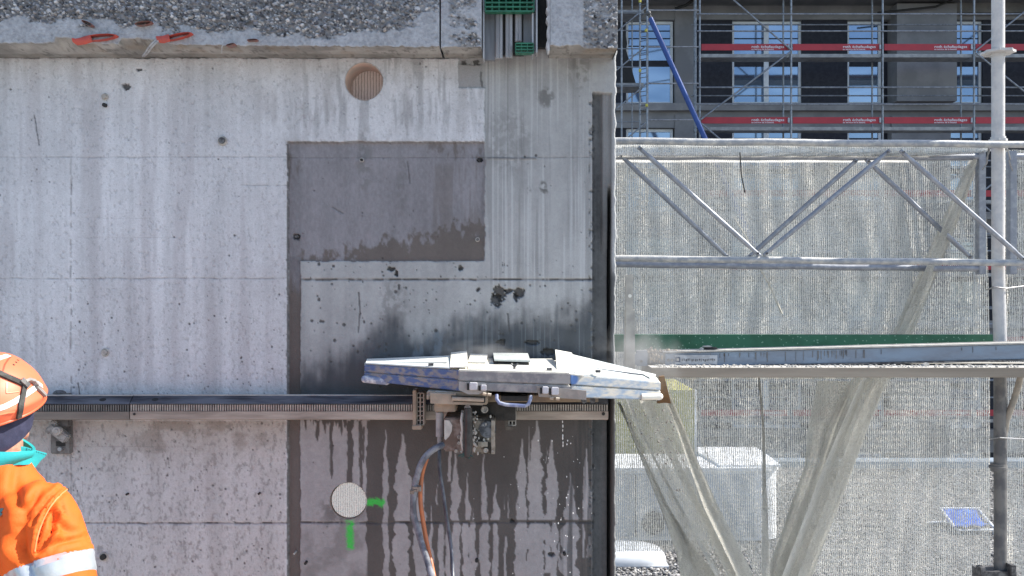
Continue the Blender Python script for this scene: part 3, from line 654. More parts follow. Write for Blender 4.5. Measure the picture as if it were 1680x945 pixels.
# ------------------------------------------------------------------ far building
YF = 22.5
fb = empty('apartment_building', (P(1300, 0, YF).x, YF+6, -9), 'shaded apartment block with dark render, white framed glass doors and concrete slab bands', 'building')
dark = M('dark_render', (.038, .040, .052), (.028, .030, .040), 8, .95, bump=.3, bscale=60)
fcon = M('facade_concrete', (.27, .27, .28), (.21, .21, .22), 1.1, .9, bump=.2, bscale=20)
slabm = M('slab_band_concrete', (.33, .33, .34), (.25, .25, .26), 1.5, .85, bump=.2, bscale=20)
frame_w = M('white_window_frame', (.80, .84, .88), (.72, .76, .80), 6, .5, bump=.05)
gt = NT('sky_tinted_glass'); gt.b.inputs['Base Color'].default_value = (.30, .42, .58, 1); gt.b.inputs['Metallic'].default_value = .75; gt.bump(gt.noise(1.2, 2), .08, .02); glass = gt.set(gt.ramp(gt.noise(.5, 2, (1, 1, 3)), [(.3, (.20, .28, .40)), (.7, (.34, .43, .55))]), .07)  # blue sky reflection strengthened through the base colour and metallic tint
curt = M('curtain_cloth', (.35, .42, .52), (.20, .27, .38), 9, .8, stretch=(1, 1, .1))
PITCH = 178/57.06
def fz(py): return P(0, py, YF).z
def fx(px): return P(px, 0, YF).x
xL, xR = fx(850), fx(2300)
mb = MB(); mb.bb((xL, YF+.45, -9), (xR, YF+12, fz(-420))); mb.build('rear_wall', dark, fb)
cols = [(1028, 1106), (1203, 1318), (1393, 1450), (1560, 1616), (1722, 1838), (1900, 1960)]
for s in range(-2, 6):
    t, b, z0, z1 = 32+178*s, 170+178*s, fz(170+178*s), fz(32+178*s)
    zs = fz(182+178*s); zb = fz(208+178*s)
    mb = MB(); mb.bb((xL, YF-.10, zs), (xR, YF+.5, z0)); mb.build('balcony_slab', slabm, fb)
    mb = MB(); mb.bb((xL, YF+.06, fz(209+178*s)), (xR, YF+.45, zs-.002)); mb.build('downstand_beam', fcon, fb)
    # wall panels between openings
    edges = [850]+[q for c in cols for q in c]+[2300]
    for k in range(0, len(edges), 2):
        a, e = edges[k], edges[k+1]
        kind = fcon if k in (6,) else dark
        if k == 2: 
            mb = MB(); mb.bb((fx(1108), YF+.02, z0+.002), (fx(1141), YF+.45, z1+.4)); mb.build('pier', fcon, fb); a = 1141
        if k == 6:
            mb = MB(); mb.bb((fx(1450), YF+.3, z0+.002), (fx(1463), YF+.46, z1+.4)); mb.build('reveal', dark, fb); a = 1463
            mb = MB(); mb.bb((fx(1463), YF-.35 if s <= 0 else YF+.0, z0+.002), (fx(1560), YF+.46, z1+.35)); mb.build('pier', fcon, fb); continue
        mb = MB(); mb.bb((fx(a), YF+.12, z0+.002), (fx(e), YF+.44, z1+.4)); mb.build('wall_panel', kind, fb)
    for (a, e) in cols:
        mb = MB(); X0w, X1w = fx(a), fx(e); dbl = e-a > 90; fw = .075; yq = YF+.20
        for (u0, u1) in ((X0w, X0w+fw), (X1w-fw, X1w)): mb.bb((u0, yq, z0+.01), (u1, yq+.09, z1))
        if dbl: mb.bb(((X0w+X1w)/2-.07, yq-.002, z0+.01), ((X0w+X1w)/2+.07, yq+.09, z1))
        mb.bb((X0w, yq+.001, z1-.08), (X1w, yq+.088, z1+.002)); mb.bb((X0w, yq+.001, z0+.003), (X1w, yq+.088, z0+.09))
        wn_ = mb.build('window', frame_w, fb)
        for (u0, u1) in (((X0w+fw, (X0w+X1w)/2-.07), ((X0w+X1w)/2+.07, X1w-fw)) if dbl else ((X0w+fw, X1w-fw),)):
            m2 = MB(); m2.bb((u0, yq+.04, z0+.09), (u1, yq+.05, z1-.08)); m2.build('pane', glass, wn_)
            m2 = MB(); m2.bb((u0, yq+.030, z0+1.12), (u1, yq+.039, z0+1.30)); m2.build('dark_rail', dark, wn_)
            m2 = MB()
            for zz in (z1-.28, z1-.50, z1-.72): m2.bb((u0, yq+.026, zz), (u1, yq+.038, zz+.03))
            m2.build('blind_slats', dark, wn_)
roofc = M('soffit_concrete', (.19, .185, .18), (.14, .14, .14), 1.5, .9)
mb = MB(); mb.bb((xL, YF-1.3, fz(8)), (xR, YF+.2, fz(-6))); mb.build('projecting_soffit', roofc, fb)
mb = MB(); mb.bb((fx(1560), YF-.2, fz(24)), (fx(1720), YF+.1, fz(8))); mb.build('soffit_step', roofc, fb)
mb = MB(); mb.tube([P(1440, 21, YF-.5), P(1535, 11, YF-.5), P(1562, 0, YF-.5)], .03, 6); mb.build('hanging_cable', black, fb)
mb = MB(); mb.tube([P(1108, 14, YF-.5), P(1125, 9, YF-.5), P(1140, -2, YF-.5)], .04, 6); mb.build('hanging_cable', black, fb)

# ------------------------------------------------------------------ far facade scaffold
tubes = M('scaffold_steel', (.30, .32, .35), (.20, .215, .24), 12, .45, .5, bump=.1)
redb = M('red_toe_board', (.40, .030, .045), (.34, .026, .040), 2, .55, bump=.1)
deckm = M('aluminium_deck', (.34, .34, .34), (.24, .24, .25), 6, .5, .4)
YS, YI = 21.0, 21.7
fsc = empty('facade_scaffold', (P(1400, 0, YS).x, YS, -9), 'grey tube scaffold with red lettered toe boards in front of the apartment block', 'scaffold')
def T(p, q, r=.027, name='ledger', par=fsc, m=tubes, n=8):
    mb = MB(); mb.tube([p, q], r, n); return mb.build(name, m, par, smooth=True)
ztop, zbot = P(0, -300, YS).z, -9
posts = [1148+150*k for k in range(6)]
for k, x in enumerate(posts):
    p = P(x, 0, YS); T((p.x, YS, zbot), (p.x, YS, ztop), .028, 'standard'); xi = P(x, 0, YS).x
    T((xi, YI, zbot), (xi, YI, ztop), .026, 'standard')
    if k == 0: T((p.x-.11, YS, zbot), (p.x-.11, YS, ztop), .024, 'standard')
# lettering
def text_mesh(s, size):
    cu = bpy.data.curves.new('t', 'FONT'); cu.body = s; cu.size = size; cu.resolution_u = 2; cu.offset = size*.012; o = bpy.data.objects.new('t', cu); COL.objects.link(o)
    return evalmesh(o)
t1 = text_mesh('roth échafaudages', .165); t2 = text_mesh('au service de la beauté', .10)
wt = MB(); 
for me, dz, sl_ in ((t1, .115, 1.12), (t2, .025, 1.0)):
    v = [(q.co.x*sl_, 0, q.co.y+dz) for q in me.vertices]; wt.add(v, [tuple(f.vertices) for f in me.polygons])
lme = bpy.data.meshes.new('lettering'); lme.from_pydata(wt.v, [], wt.f); lme.materials.append(M('white_print', (.72, .74, .78), (.66, .68, .72), 9, .6))
board_me = None
for k in range(-3, 6):
    pyd = 88+120*k; zd = P(0, pyd, YS).z
    for i in range(len(posts)-1):
        a, b = P(posts[i], 0, YS).x, P(posts[i+1], 0, YS).x
        mb = MB(); mb.bb((a+.02, YS+.03, zd-.055), (b-.02, YI-.03, zd)); mb.bb((a+.03, YS+.035, zd-.09), (b-.03, YS+.06, zd-.055)); mb.build('deck', deckm, fsc)
        mb = MB(); mb.bb((a+.045, YS-.005, zd+.09), (b-.045, YS+.02, zd+.262)); o = mb.build('toe_board', redb, fsc)
        l = bpy.data.objects.new('lettering', lme); COL.objects.link(l); l.parent = o; l.location = (b-1.08, YS-.009, zd+.082)
        l.scale = (.66, 1, .62)
        mb = MB(); mb.bb((b-.10, YS-.04, zd+.11), (b-.055, YS-.006, zd+.24)); mb.build('board_clip', galv, fsc)
    x0, x1 = P(1143, 0, YS).x, P(posts[-1], 0, YS).x
    for dz in (.60, 1.06): T((x0, YS-.035, zd+dz), (x1, YS-.035, zd+dz), .022)
    T((x0, YI+.03, zd+1.0), (x1, YI+.03, zd+1.0), .02)
    for x in posts: T((P(x, 0, YS).x, YS, zd-.03), (P(x, 0, YS).x, YI, zd-.03), .024, 'transom')
br = [((1298, 82), (1192, -10)), ((1298, 84), (1150, 196)), ((1150, 202), (1298, 326)), ((1600, 84), (1750, -36)), ((1600, 86), (1748, 204)), ((1298, 326), (1150, 440)), ((1600, 326), (1748, 446)), ((1600, 324), (1748, 206))]
for p, q in br: T(P(*p, YS-.07), P(*q, YS-.07), .024, 'brace')
# stair tower at the left end
tw = empty('scaffold_tower', (P(1050, 0, YS).x, YS, -9), 'narrow scaffold access tower with tight rungs right beside the concrete wall', 'scaffold')
for x, yy, r in ((1062, YS-.6, .03), (1050, YS-.2, .028), (1020, YS-.6, .024), (1008, YS-.2, .026), (1037, YS+.4, .02)):
    p = P(x, 0, yy); T((p.x, yy, zbot), (p.x, yy, ztop), r, 'standard', tw)
for k in range(-6, 24):
    y = 16+30*k; q = T(P(985, y+4, YS-.2), P(1052, y+4, YS-.2), .016, 'rung', tw)
    if k % 2 == 0: T(P(1062, y+1, YS-.6), P(1146, y+1, YS-.1), .02, 'ledger', tw)
    for j in (8, 15, 22): T(P(1050, y+j, YS-.2), P(1062, y+j-2, YS-.6), .011, 'rung', tw)
for k in range(-3, 6):
    T(P(1012, 52+60*k*1.05, YS-.62), P(1060, 12+60*k*1.05, YS-.62), .018, 'brace', tw)
    mb = MB(); mb.pbox(985, 136+120*k, 1056, 142+120*k, YS-.1, YS+.7); mb.build('deck', deckm, tw)
yt = M('yellow_tag', (.55, .50, .08), (.5, .45, .08), 5, .6)
for k, (x, y) in enumerate(((1050, 4), (1060, 52), (1050, 118), (1061, 175))):
    mb = MB(); p = P(x, y, YS-.64); mb.tube([p, p+Vector((0, 0, .07))], .036, 8); mb.build('yellow_tag', yt, tw)
# dark person-like sheet hanging in the tower is a black tarpaulin
mb = MB(); mb.prism([P(x, y, YS+.3) for x, y in ((1020, 48), (1026, 52), (1029, 72), (1027, 82), (1033, 100), (1036, 112), (1043, 136), (1020, 136), (1017, 110), (1024, 92), (1022, 70))], (0, .03, 0)); mb.build('black_tarpaulin', black, tw)
# blue raking prop
bp = empty('raking_prop', P(1165, 250, 20.0), 'long thick blue steel prop leaning diagonally across the far scaffold', 'prop')
bl = M('blue_prop_paint', (.020, .065, .26), (.03, .085, .31), 5, .4, bump=.15, dust=(.20, .25, .34), dlo=.75)
mb = MB(); mb.tube([P(1067, 30, 20.2), P(1168, 252, 20.0), P(1250, 430, 19.8)], .068, 14); mb.build('prop_tube', bl, bp, smooth=True)
mb = MB(); mb.tube([P(1064, 22, 20.2), P(1068, 32, 20.2)], .045, 10); mb.ball(P(1064, 22, 20.2), .07); mb.build('prop_head', steel_d, bp, smooth=True)

# ------------------------------------------------------------------ near scaffold
slur = M('slurry_splashed_galvanised', (.27, .29, .32), (.47, .465, .45), 30, .6, .3, bump=.6, lo=.42, hi=.64, dust=(.56, .55, .52), dlo=.5)
slg = M('grey_galvanised_lattice', (.235, .25, .285), (.33, .345, .375), 40, .5, .35, bump=.35, lo=.45, hi=.65)
postm = M('slurry_post', (.56, .545, .53), (.44, .44, .45), 26, .7, .1, bump=.6, lo=.4, hi=.65)
ps = empty('scaffold_post', P(1637, 900, .5).xy.to_3d(), 'thick slurry coated upright scaffold tube with rosettes, right of the netting', 'scaffold post')
ps.location = (P(1637, 0, .5).x, .5, 0)
xp = P(1637.5, 0, .5).x
mb = MB(); mb.tube([(xp, .5, 3.6), (xp, .5, P(0, 440, .5).z), (xp+.008, .5, P(0, 560, .5).z)], .0242, 20); mb.build('upper_tube', postm, ps, smooth=True)
pd = M('weathered_dark_tube', (.17, .165, .16), (.10, .10, .105), 18, .6, .2, bump=.5)
mb = MB(); mb.tube([(xp+.008, .5, P(0, 560, .5).z), (xp+.010, .5, 0.02)], .0238, 20); mb.build('lower_tube', pd, ps, smooth=True)
for y, m_ in ((88, postm), (768, pd), (115*2+2, postm)):
    z = P(0, y, .5).z; mb = MB(); n = 16; R = .064 if y != 232 else .034
    ring_ = [Vector((xp+(R if k % 2 else R*.86)*math.cos(2*math.pi*k/n), .5+(R if k % 2 else R*.86)*math.sin(2*math.pi*k/n), z)) for k in range(n)]
    if y == 768: ring_ = [Vector((xp+.034*math.cos(2*math.pi*k/n), .5+.034*math.sin(2*math.pi*k/n), z)) for k in range(n)]
    mb.prism(ring_, (0, 0, .009)); mb.tube([(xp, .5, z-.012), (xp, .5, z+.018)], .028, 16); mb.build('rosette', m_, ps, smooth=True)
mb = MB(); mb.bb((xp-.09, .42, 0.0), (xp+.09, .58, .015)); mb.build('base_plate', pd, ps)
mb = MB(); mb.tube([P(1646, 722, .5), P(1651, 690, .49), P(1664, 655, .48), P(1671, 632, .47), P(1674, 618, .47)], .0125, 12); mb.build('curved_brace', M('tan_slurry_tube', (.33, .29, .24), (.25, .23, .20), 20, .7, bump=.4), ps, smooth=True)
mb = MB(); mb.pbox(1612, 938, 1668, 960, .46, .54); mb.pbox(1610, 932, 1617, 950, .44, .48); mb.pbox(1660, 928, 1667, 950, .44, .48); mb.build('deck_bracket', steel_d, ps)

def lattice(name, label, y, topl, botl, diags, posts_, xl, xr, rt, rb, rd, mat):
    e = empty(name, P((xl+xr)/2, 430, y), label, 'guard frame', 'lattice guard frames')
    lin = lambda L, x: L[0][1]+(L[1][1]-L[0][1])*(x-L[0][0])/(L[1][0]-L[0][0])
    for L, r, nm in ((topl, rt, 'top_rail'), (botl, rb, 'bottom_rail')):
        mb = MB(); n = 30; a, b = P(xl, lin(L, xl), y), P(xr, lin(L, xr), y)
        mb.tube([a.lerp(b, i/n)+Vector((0, .002*math.sin(i*1.3), .0012*math.sin(i*.9))) for i in range(n+1)], r, 14); mb.build(nm, mat, e, smooth=True)
    for (x0, y0, x1, y1) in diags:
        a, b = P(x0, y0, y-.004), P(x1, y1, y-.004); d = (b-a).normalized()
        mb = MB(); mb.tube([a, a+d*.045, a+d*.06, b-d*.06, b-d*.045, b], [rd*.8, rd*.8, rd, rd, rd*.8, rd*.8], 12); o = mb.build('lattice_brace', slg, e, smooth=True)
        for p in (a+d*.012, b-d*.012):
            mb = MB(); mb.tube([p-Vector((0, rd+.004, 0)), p+Vector((0, 0, 0))], .0045, 8); mb.build('rivet', steel_d, o)
    for x in posts_:
        mb = MB(); mb.pbox(x-6, 247, x+6, 450, y-.012, y+.02); mb.build('end_post', mat, e, bevel=.002)
    return e
lattice('guard_frame', 'nearest lattice guard frame, its rails crossing in front of the thick post', .45, [(1012, 231.5), (1680, 237)], [(1012, 424), (1680, 431)], [(1047, 241, 1246, 419), (1459, 247, 1253, 419), (1477, 247, 1682, 428)], [], 985, 1990, .0138, .0128, .0098, slur)
lattice('guard_frame', 'second lattice guard frame just behind the first, left of the post', .70, [(1012, 257), (1612, 258)], [(1012, 434), (1605, 441)], [(1016, 253, 1196, 424), (1406, 262, 1226, 424), (1421, 262, 1594, 424)], [1612], 985, 1614, .0135, .0128, .0102, slg)
lattice('guard_frame', 'lattice guard frame starting right of the thick post at the picture edge', .70, [(1663, 257), (1990, 258)], [(1663, 436), (1990, 443)], [(1690, 262, 1870, 424)], [1663], 1662, 1995, .0135, .0128, .0102, slg)
wirem = M('tie_wire', (.35, .35, .36), (.25, .25, .25), 30, .5, .4)
wt_ = empty('tie_wires', P(1637, 245, .6), 'bent wire ties clamping the guard frames to the thick post', 'wire tie')
for pts in ([(1618, 262, .66), (1624, 244, .6), (1640, 241, .47), (1652, 243, .6), (1658, 262, .66)], [(1612, 278, .66), (1619, 268, .6), (1622, 240, .5)], [(1661, 280, .66), (1655, 262, .6)], [(1618, 476, .6), (1630, 471, .46), (1650, 473, .46), (1690, 468, .6)], [(1626, 720, .5), (1640, 718, .46), (1690, 721, .5)]):
    mb = MB(); mb.tube([P(*p) for p in pts], .0028, 6); mb.build('wire', wirem, wt_, smooth=True)

# steel beam, plank, green board, upright
bb_ = empty('steel_beam', P(1370, 585, .33), 'grey blue steel beam lying across the scaffold with an end plate and sticker', 'beam')
bm1 = M('grey_blue_beam_paint', (.19, .25, .33), (.16, .19, .24), 9, .6, .1, bump=.35, dust=(.60, .58, .55), dlo=.55, stretch=(1, 1, 3), lo=.38, hi=.66)
bm2 = M('rusted_beam_end', (.22, .19, .16), (.32, .31, .30), 30, .8, bump=.6)
y0, y1 = .30, .37
def hx(pl, ya, yb): # quad measured at ya -> hexa
    a, b, c, d = [P(x, y, ya) for x, y in pl]; o_ = Vector((0, yb-ya, 0))
    return [a, b, b+o_, a+o_, d, c, c+o_, d+o_]
mb = MB(); mb.hexa(hx([(1091, 602), (1720, 588.5), (1720, 564), (1091, 579.5)], y0, y1)); mb.build('beam_web', bm1, bb_, bevel=.002)
mb = MB(); mb.hexa(hx([(1064, 601.5), (1091, 601.5), (1091, 580), (1064, 577)], y0+.006, y1)); mb.build('beam_stub', bm2, bb_)
mb = MB(); mb.hexa(hx([(1088, 579), (1720, 563.5), (1720, 561), (1088, 576.5)], y0-.008, y1+.008)); mb.build('top_flange', lw, bb_)
mb = MB(); mb.hexa(hx([(1091, 604.5), (1720, 591.5), (1720, 589), (1091, 602)], y0-.006, y1+.006)); mb.build('bottom_flange', steel_d, bb_)
mb = MB(); pl = [P(1063, 575, y0-.01), P(1063, 600, y0-.01)]+[P(1045-9*math.sin(a)+0, 588+0*math.cos(a), y0-.01) if False else P(1046-9*math.sin(a), 590-10*math.cos(a)*-1, y0-.01) for a in [math.pi*i/8 for i in range(9)]]+[P(1045, 575, y0-.01)]
pl = [P(1062, 575, y0-.01), P(1062, 600, y0-.01), P(1046, 600, y0-.01), P(1039, 597, y0-.01), P(1036, 590, y0-.01), P(1039, 583, y0-.01), P(1045, 580, y0-.01), P(1045, 575, y0-.01)]
mb.prism(pl, (0, .03, 0)); mb.build('end_plate', bm1, bb_)
mb = MB(); p = P(1052.5, 593, y0-.013); mb.tube([p, p+Vector((0, .004, 0))], .005, 12); mb.build('bolt_hole', black, bb_)
st = MB(); st.pbox(1107, 582.5, 1177, 597.5, y0-.003, y0-.001); sk = st.build('sticker', M('pale_sticker', (.40, .43, .47), (.30, .32, .35), 40, .6), bb_)
mb = MB(); mb.pbox(1108, 586, 1116, 594, y0-.0045, y0-.0034); 
for c in (1096.5, 1103): pass
mb.build('sticker_square', M('navy_print', (.03, .05, .10), (.04, .06, .11), 9, .6), sk)
mb = MB(); mb.pbox(1110, 588, 1114, 592, y0-.006, y0-.0048); mb.build('sticker_emblem', lw, sk)
mb = MB(); rr_ = random.Random(4)
for k in range(18):
    x = 1119+k*3.1; mb.pbox(x, 588+rr_.random()*1.5, x+rr_.uniform(.8, 2.2), 591+rr_.random()*2.5, y0-.0045, y0-.0034)
mb.build('sticker_print', steel_d, sk)
for x in (1097, 1103):
    mb = MB(); p = P(x, 591, y0-.004); mb.tube([p, p+Vector((0, .004, 0))], .006, 10); mb.build('bolt_hole', steel_d, bb_)
mb = MB(); rr_ = random.Random(8)
for k in range(46):                                          # slurry runs down the web
    x = rr_.choice([rr_.uniform(1340, 1390), rr_.uniform(1130, 1680), rr_.uniform(1180, 1300)]); yt0 = 581-(x-1091)*.0246; L = rr_.uniform(5, 17); mb.pbox(x, yt0+1, x+rr_.uniform(.5, 1.1), yt0+L, y0-.0016, y0-.0002)
mb.build('dirt_runs', pd, bb_)
pk = empty('plank', P(1370, 610, .3), 'brown dusty timber plank carrying the steel beam', 'plank')
pw = M('dusty_timber', (.33, .285, .23), (.235, .20, .16), 5, .85, bump=.5, dust=(.60, .57, .52), dlo=.5, stretch=(.15, 1, 3), bscale=60)
mb = MB(); mb.hexa(hx([(1068, 619.5), (1760, 619.5), (1760, 603), (1068, 603)], .20, .44)); mb.build('plank_board', pw, pk, bevel=.002)
mb = MB()
rr_ = random.Random(6)
for k in range(420):
    t = rr_.random(); x = 1072+t*600; d = rr_.uniform(.205, .29); q = P(x, 600, d); z = P(0, 603, .20).z; s = rr_.uniform(.0012, .0045)
    mb.ball((q.x, d, z+s*.4), (s*1.4, s, s), 5, 4)
o = mb.build('crumbs', lw, pk); o['kind'] = 'stuff'
gb = M('green_formply', (.014, .095, .048), (.022, .13, .07), 8, .5, bump=.2, speck=(70, (.22, .38, .28)))
mb = MB(); A0, A1, B0, B1 = P(985, 549, .50), P(985, 577, .50), P(1632, 549, .64), P(1632, 577, .64); o_ = Vector((0, .03, 0))
mb.hexa([A1, B1, B1+o_, A1+o_, A0, B0, B0+o_, A0+o_]); o = mb.build('green_board', gb, bevel=.001); tag(o, 'dark green splashed formwork board behind the steel beam', 'board')
mb = MB(); o_ = Vector((0, -.012, 0)); mb.hexa([P(985, 552, .498), P(1632, 552, .858), P(1632, 552, .866), P(985, 552, .506), P(985, 549, .498), P(1632, 549, .858), P(1632, 549, .866), P(985, 549, .506)])
up = empty('upright_bar', P(1034, 600, .15), 'grey dusty upright steel bar with one hole, close to the wall edge', 'bar')
um = M('dusty_bar', (.38, .37, .34), (.28, .275, .26), 16, .8, bump=.4, dust=(.55, .53, .49), dlo=.2)
zz = P(0, 760, .15).z
mb = MB(); mb.pbox(1025.5, 507, 1042, 640, .13, .17); mb.build('lower_bar', um, up, bevel=.003)
a, b = P(1026.5, 450, .14), P(1038.5, 509, .14)
n = 10; outer = [(a.x, b.z), (b.x, b.z)]+[((a.x+b.x)/2+(b.x-a.x)/2*math.cos(t), a.z-.005+.005*math.sin(t)) for t in [math.pi*i/n for i in range(n+1)]]
mb = MB(); mb.prism([Vector((x, .135, z)) for x, z in outer], (0, .02, 0)); mb.build('upper_bar', um, up)
mb = MB(); p = P(1033.5, 485.5, .133); mb.tube([p, p+Vector((0, .004, 0))], .0065, 14); mb.build('pin_hole', M('bright_hole', (.62, .62, .58), (.6, .6, .56), 9, .8), up)
# bracket that carries bar, beam and plank, out of the way behind the wall edge
mb = MB(); mb.bb((P(1005, 0, .15).x-.25, .19, P(0, 640, .15).z-.02), (P(1042, 0, .15).x, .24, P(0, 640, .15).z)); mb.build('bracket_arm', pd, up)
# rubble on the beam end
rb = MB(); rr_ = random.Random(9)
for k in range(60):
    t = rr_.random()**1.3; x = 1063+t*85; d = y0+rr_.uniform(-.004, .05); yy = 577+rr_.uniform(-5, 1.5)*(1-t)**.8; s = rr_.uniform(.002, .0085)*(1.15-t*.6)
    rb.ball(P(x, yy, d), (s*rr_.uniform(.8, 1.5), s, s*rr_.uniform(.6, 1)), 6, 4, Matrix.Rotation(rr_.random()*3, 3, 'Y'))
for k in range(24):
    x = 1066+rr_.random()*22; rb.ball(P(x, 580+rr_.random()*14, y0-.002), (.003, .003, .006), 5, 4)
o = rb.build('rubble', M('tan_rubble', (.50, .40, .29), (.36, .30, .24), 60, .95, bump=.7)); tag(o, 'tan concrete crumbs heaped on the left end of the steel beam', 'rubble', kind='stuff')
mb = MB(); p = P(1166, 574, .33); mb.tube([p+Vector((0, 0, -.010)), p+Vector((0, 0, .010))], .026, 20); o = mb.build('rubber_pad', black, smooth=True, bevel=.003); tag(o, 'black round rubber pad lying on the steel beam', 'rubber pad')
mb = MB(); mb.ball(P(1151, 574.5, .32), (.010, .01, .011), 7, 5); mb.ball(P(1160, 568.5, .33), (.02, .012, .004), 8, 4); o = mb.build('concrete_lump', lw); tag(o, 'small tan concrete lump beside the black rubber pad', 'lump')
mb = MB(); mb.prism([P(x, y, .24) for x, y in ((1513, 603), (1517, 598), (1522, 595), (1525, 598), (1525, 603))], (0, .02, 0)); o = mb.build('stone_chip', lw); tag(o, 'pointed pale stone chip on the middle of the plank', 'stone')
mb = MB(); mb.pbox(1428, 594, 1470, 600, .40, .44); o = mb.build('steel_offcut', bm1); tag(o, 'short grey steel offcut wedged under the steel beam', 'steel offcut')
mb = MB(); mb.prism([P(x, y, .02) for x, y in ((1082, 618), (1090, 617), (1101, 662), (1090, 661), (1079, 662))], (0, .02, 0)); BROWNP = mb

# ------------------------------------------------------------------ debris netting
def net_mat(name, cover, tint=(.62, .61, .56), pitch=.0093, sx=.10):
    t = NT(name); uv = t.n('ShaderNodeUVMap'); sp = t.n('ShaderNodeSeparateXYZ'); t.l(uv.outputs[0], sp.inputs[0])
    wob = t.math('MULTIPLY', t.math('SUBTRACT', t.noise(26, 3), .5), .012); wob2 = t.math('MULTIPLY', t.math('SUBTRACT', t.noise(90, 2), .5), .006)
    u = t.math('ADD', sp.outputs[0], wob); v = t.math('ADD', sp.outputs[1], wob2)
    cu = t.math('COSINE', t.math('MULTIPLY', u, 2*math.pi/pitch))                                  # ribs along the cloth
    zig = t.math('MULTIPLY', t.math('COSINE', t.math('MULTIPLY', u, math.pi/pitch)), .0016)
    cv = t.math('COSINE', t.math('MULTIPLY', t.math('ADD', v, zig), 2*math.pi/(pitch*.62)))
    hgt = t.math('ADD', t.math('MAXIMUM', cu, t.math('SUBTRACT', cv, .15)), t.math('MULTIPLY', t.math('SUBTRACT', t.noise(75, 2), .5), 2.2))
    big = t.math('MULTIPLY', t.math('SUBTRACT', t.noise(3.2, 4), .5), .9); rib2 = t.math('MULTIPLY', t.math('SUBTRACT', t.noise(60, 2, (1, 1, .02)), .5), 1.0)
    th = t.math('ADD', t.math('ADD', hgt, t.math('ADD', big, rib2)), cover)
    alpha = t.ramp(t.math('ADD', t.math('MULTIPLY', th, .5), .5), [(.40, sx), (.60, 1.0)])
    t.b.inputs['Roughness'].default_value = .8; t.b.inputs['Specular IOR Level'].default_value = .2
    c = t.mix(t.ramp(t.noise(14, 4, (1, 1, .3)), [(.3, 0.0), (.7, 1.0)]), tint, tuple(q*.72 for q in tint)); t.l(c, t.b.inputs['Base Color'])
    rn = t.n('ShaderNodeTexNoise'); rn.inputs['Scale'].default_value = 210; rn.inputs['Detail'].default_value = 1; t.l(t.tc.outputs['Object'], rn.inputs['Vector']); rs_ = t.n('ShaderNodeVectorMath', operation='MULTIPLY_ADD'); t.l(rn.outputs['Color'], rs_.inputs[0]); rs_.inputs[1].default_value = (3, 3, 3); rs_.inputs[2].default_value = (-1.5, -1.5, -1.5); ge = t.n('ShaderNodeNewGeometry'); ad = t.n('ShaderNodeVectorMath', operation='ADD'); t.l(rs_.outputs[0], ad.inputs[0]); t.l(ge.outputs['Normal'], ad.inputs[1]); nm = t.n('ShaderNodeVectorMath', operation='NORMALIZE'); t.l(ad.outputs[0], nm.inputs[0])      # loose fibres face every way
    bp_ = t.n('ShaderNodeBump'); t.l(nm.outputs[0], bp_.inputs['Normal']); bp_.inputs['Strength'].default_value = .9; bp_.inputs['Distance'].default_value = .0015; t.l(hgt, bp_.inputs['Height']); t.l(bp_.outputs[0], t.b.inputs['Normal'])
    tr = t.n('ShaderNodeBsdfTranslucent'); t.l(c, tr.inputs[0]); t.l(bp_.outputs[0], tr.inputs['Normal']); mx = t.n('ShaderNodeMixShader'); mx.inputs[0].default_value = .5; t.l(t.b.outputs[0], mx.inputs[1]); t.l(tr.outputs[0], mx.inputs[2])
    tp = t.n('ShaderNodeBsdfTransparent'); m2 = t.n('ShaderNodeMixShader'); t.l(alpha, m2.inputs[0]); t.l(tp.outputs[0], m2.inputs[1]); t.l(mx.outputs[0], m2.inputs[2])
    out = [n for n in t.t.nodes if n.type == 'OUTPUT_MATERIAL'][0]; t.l(m2.outputs[0], out.inputs[0])
    return t.m
NET_D = net_mat('knitted_net_dense', .42, (.97, .94, .85)); NET_O = net_mat('knitted_net_open', -.22, (.97, .94, .85)); NET_F = net_mat('knitted_net_folded', .62, (.98, .96, .89), sx=.35)
NET_M = net_mat('knitted_net_double', .30, (.98, .96, .89))
net = empty('debris_net', P(1300, 250, .78), 'cream knitted debris netting hung behind the guard frames with gathered diagonal folds', 'netting')
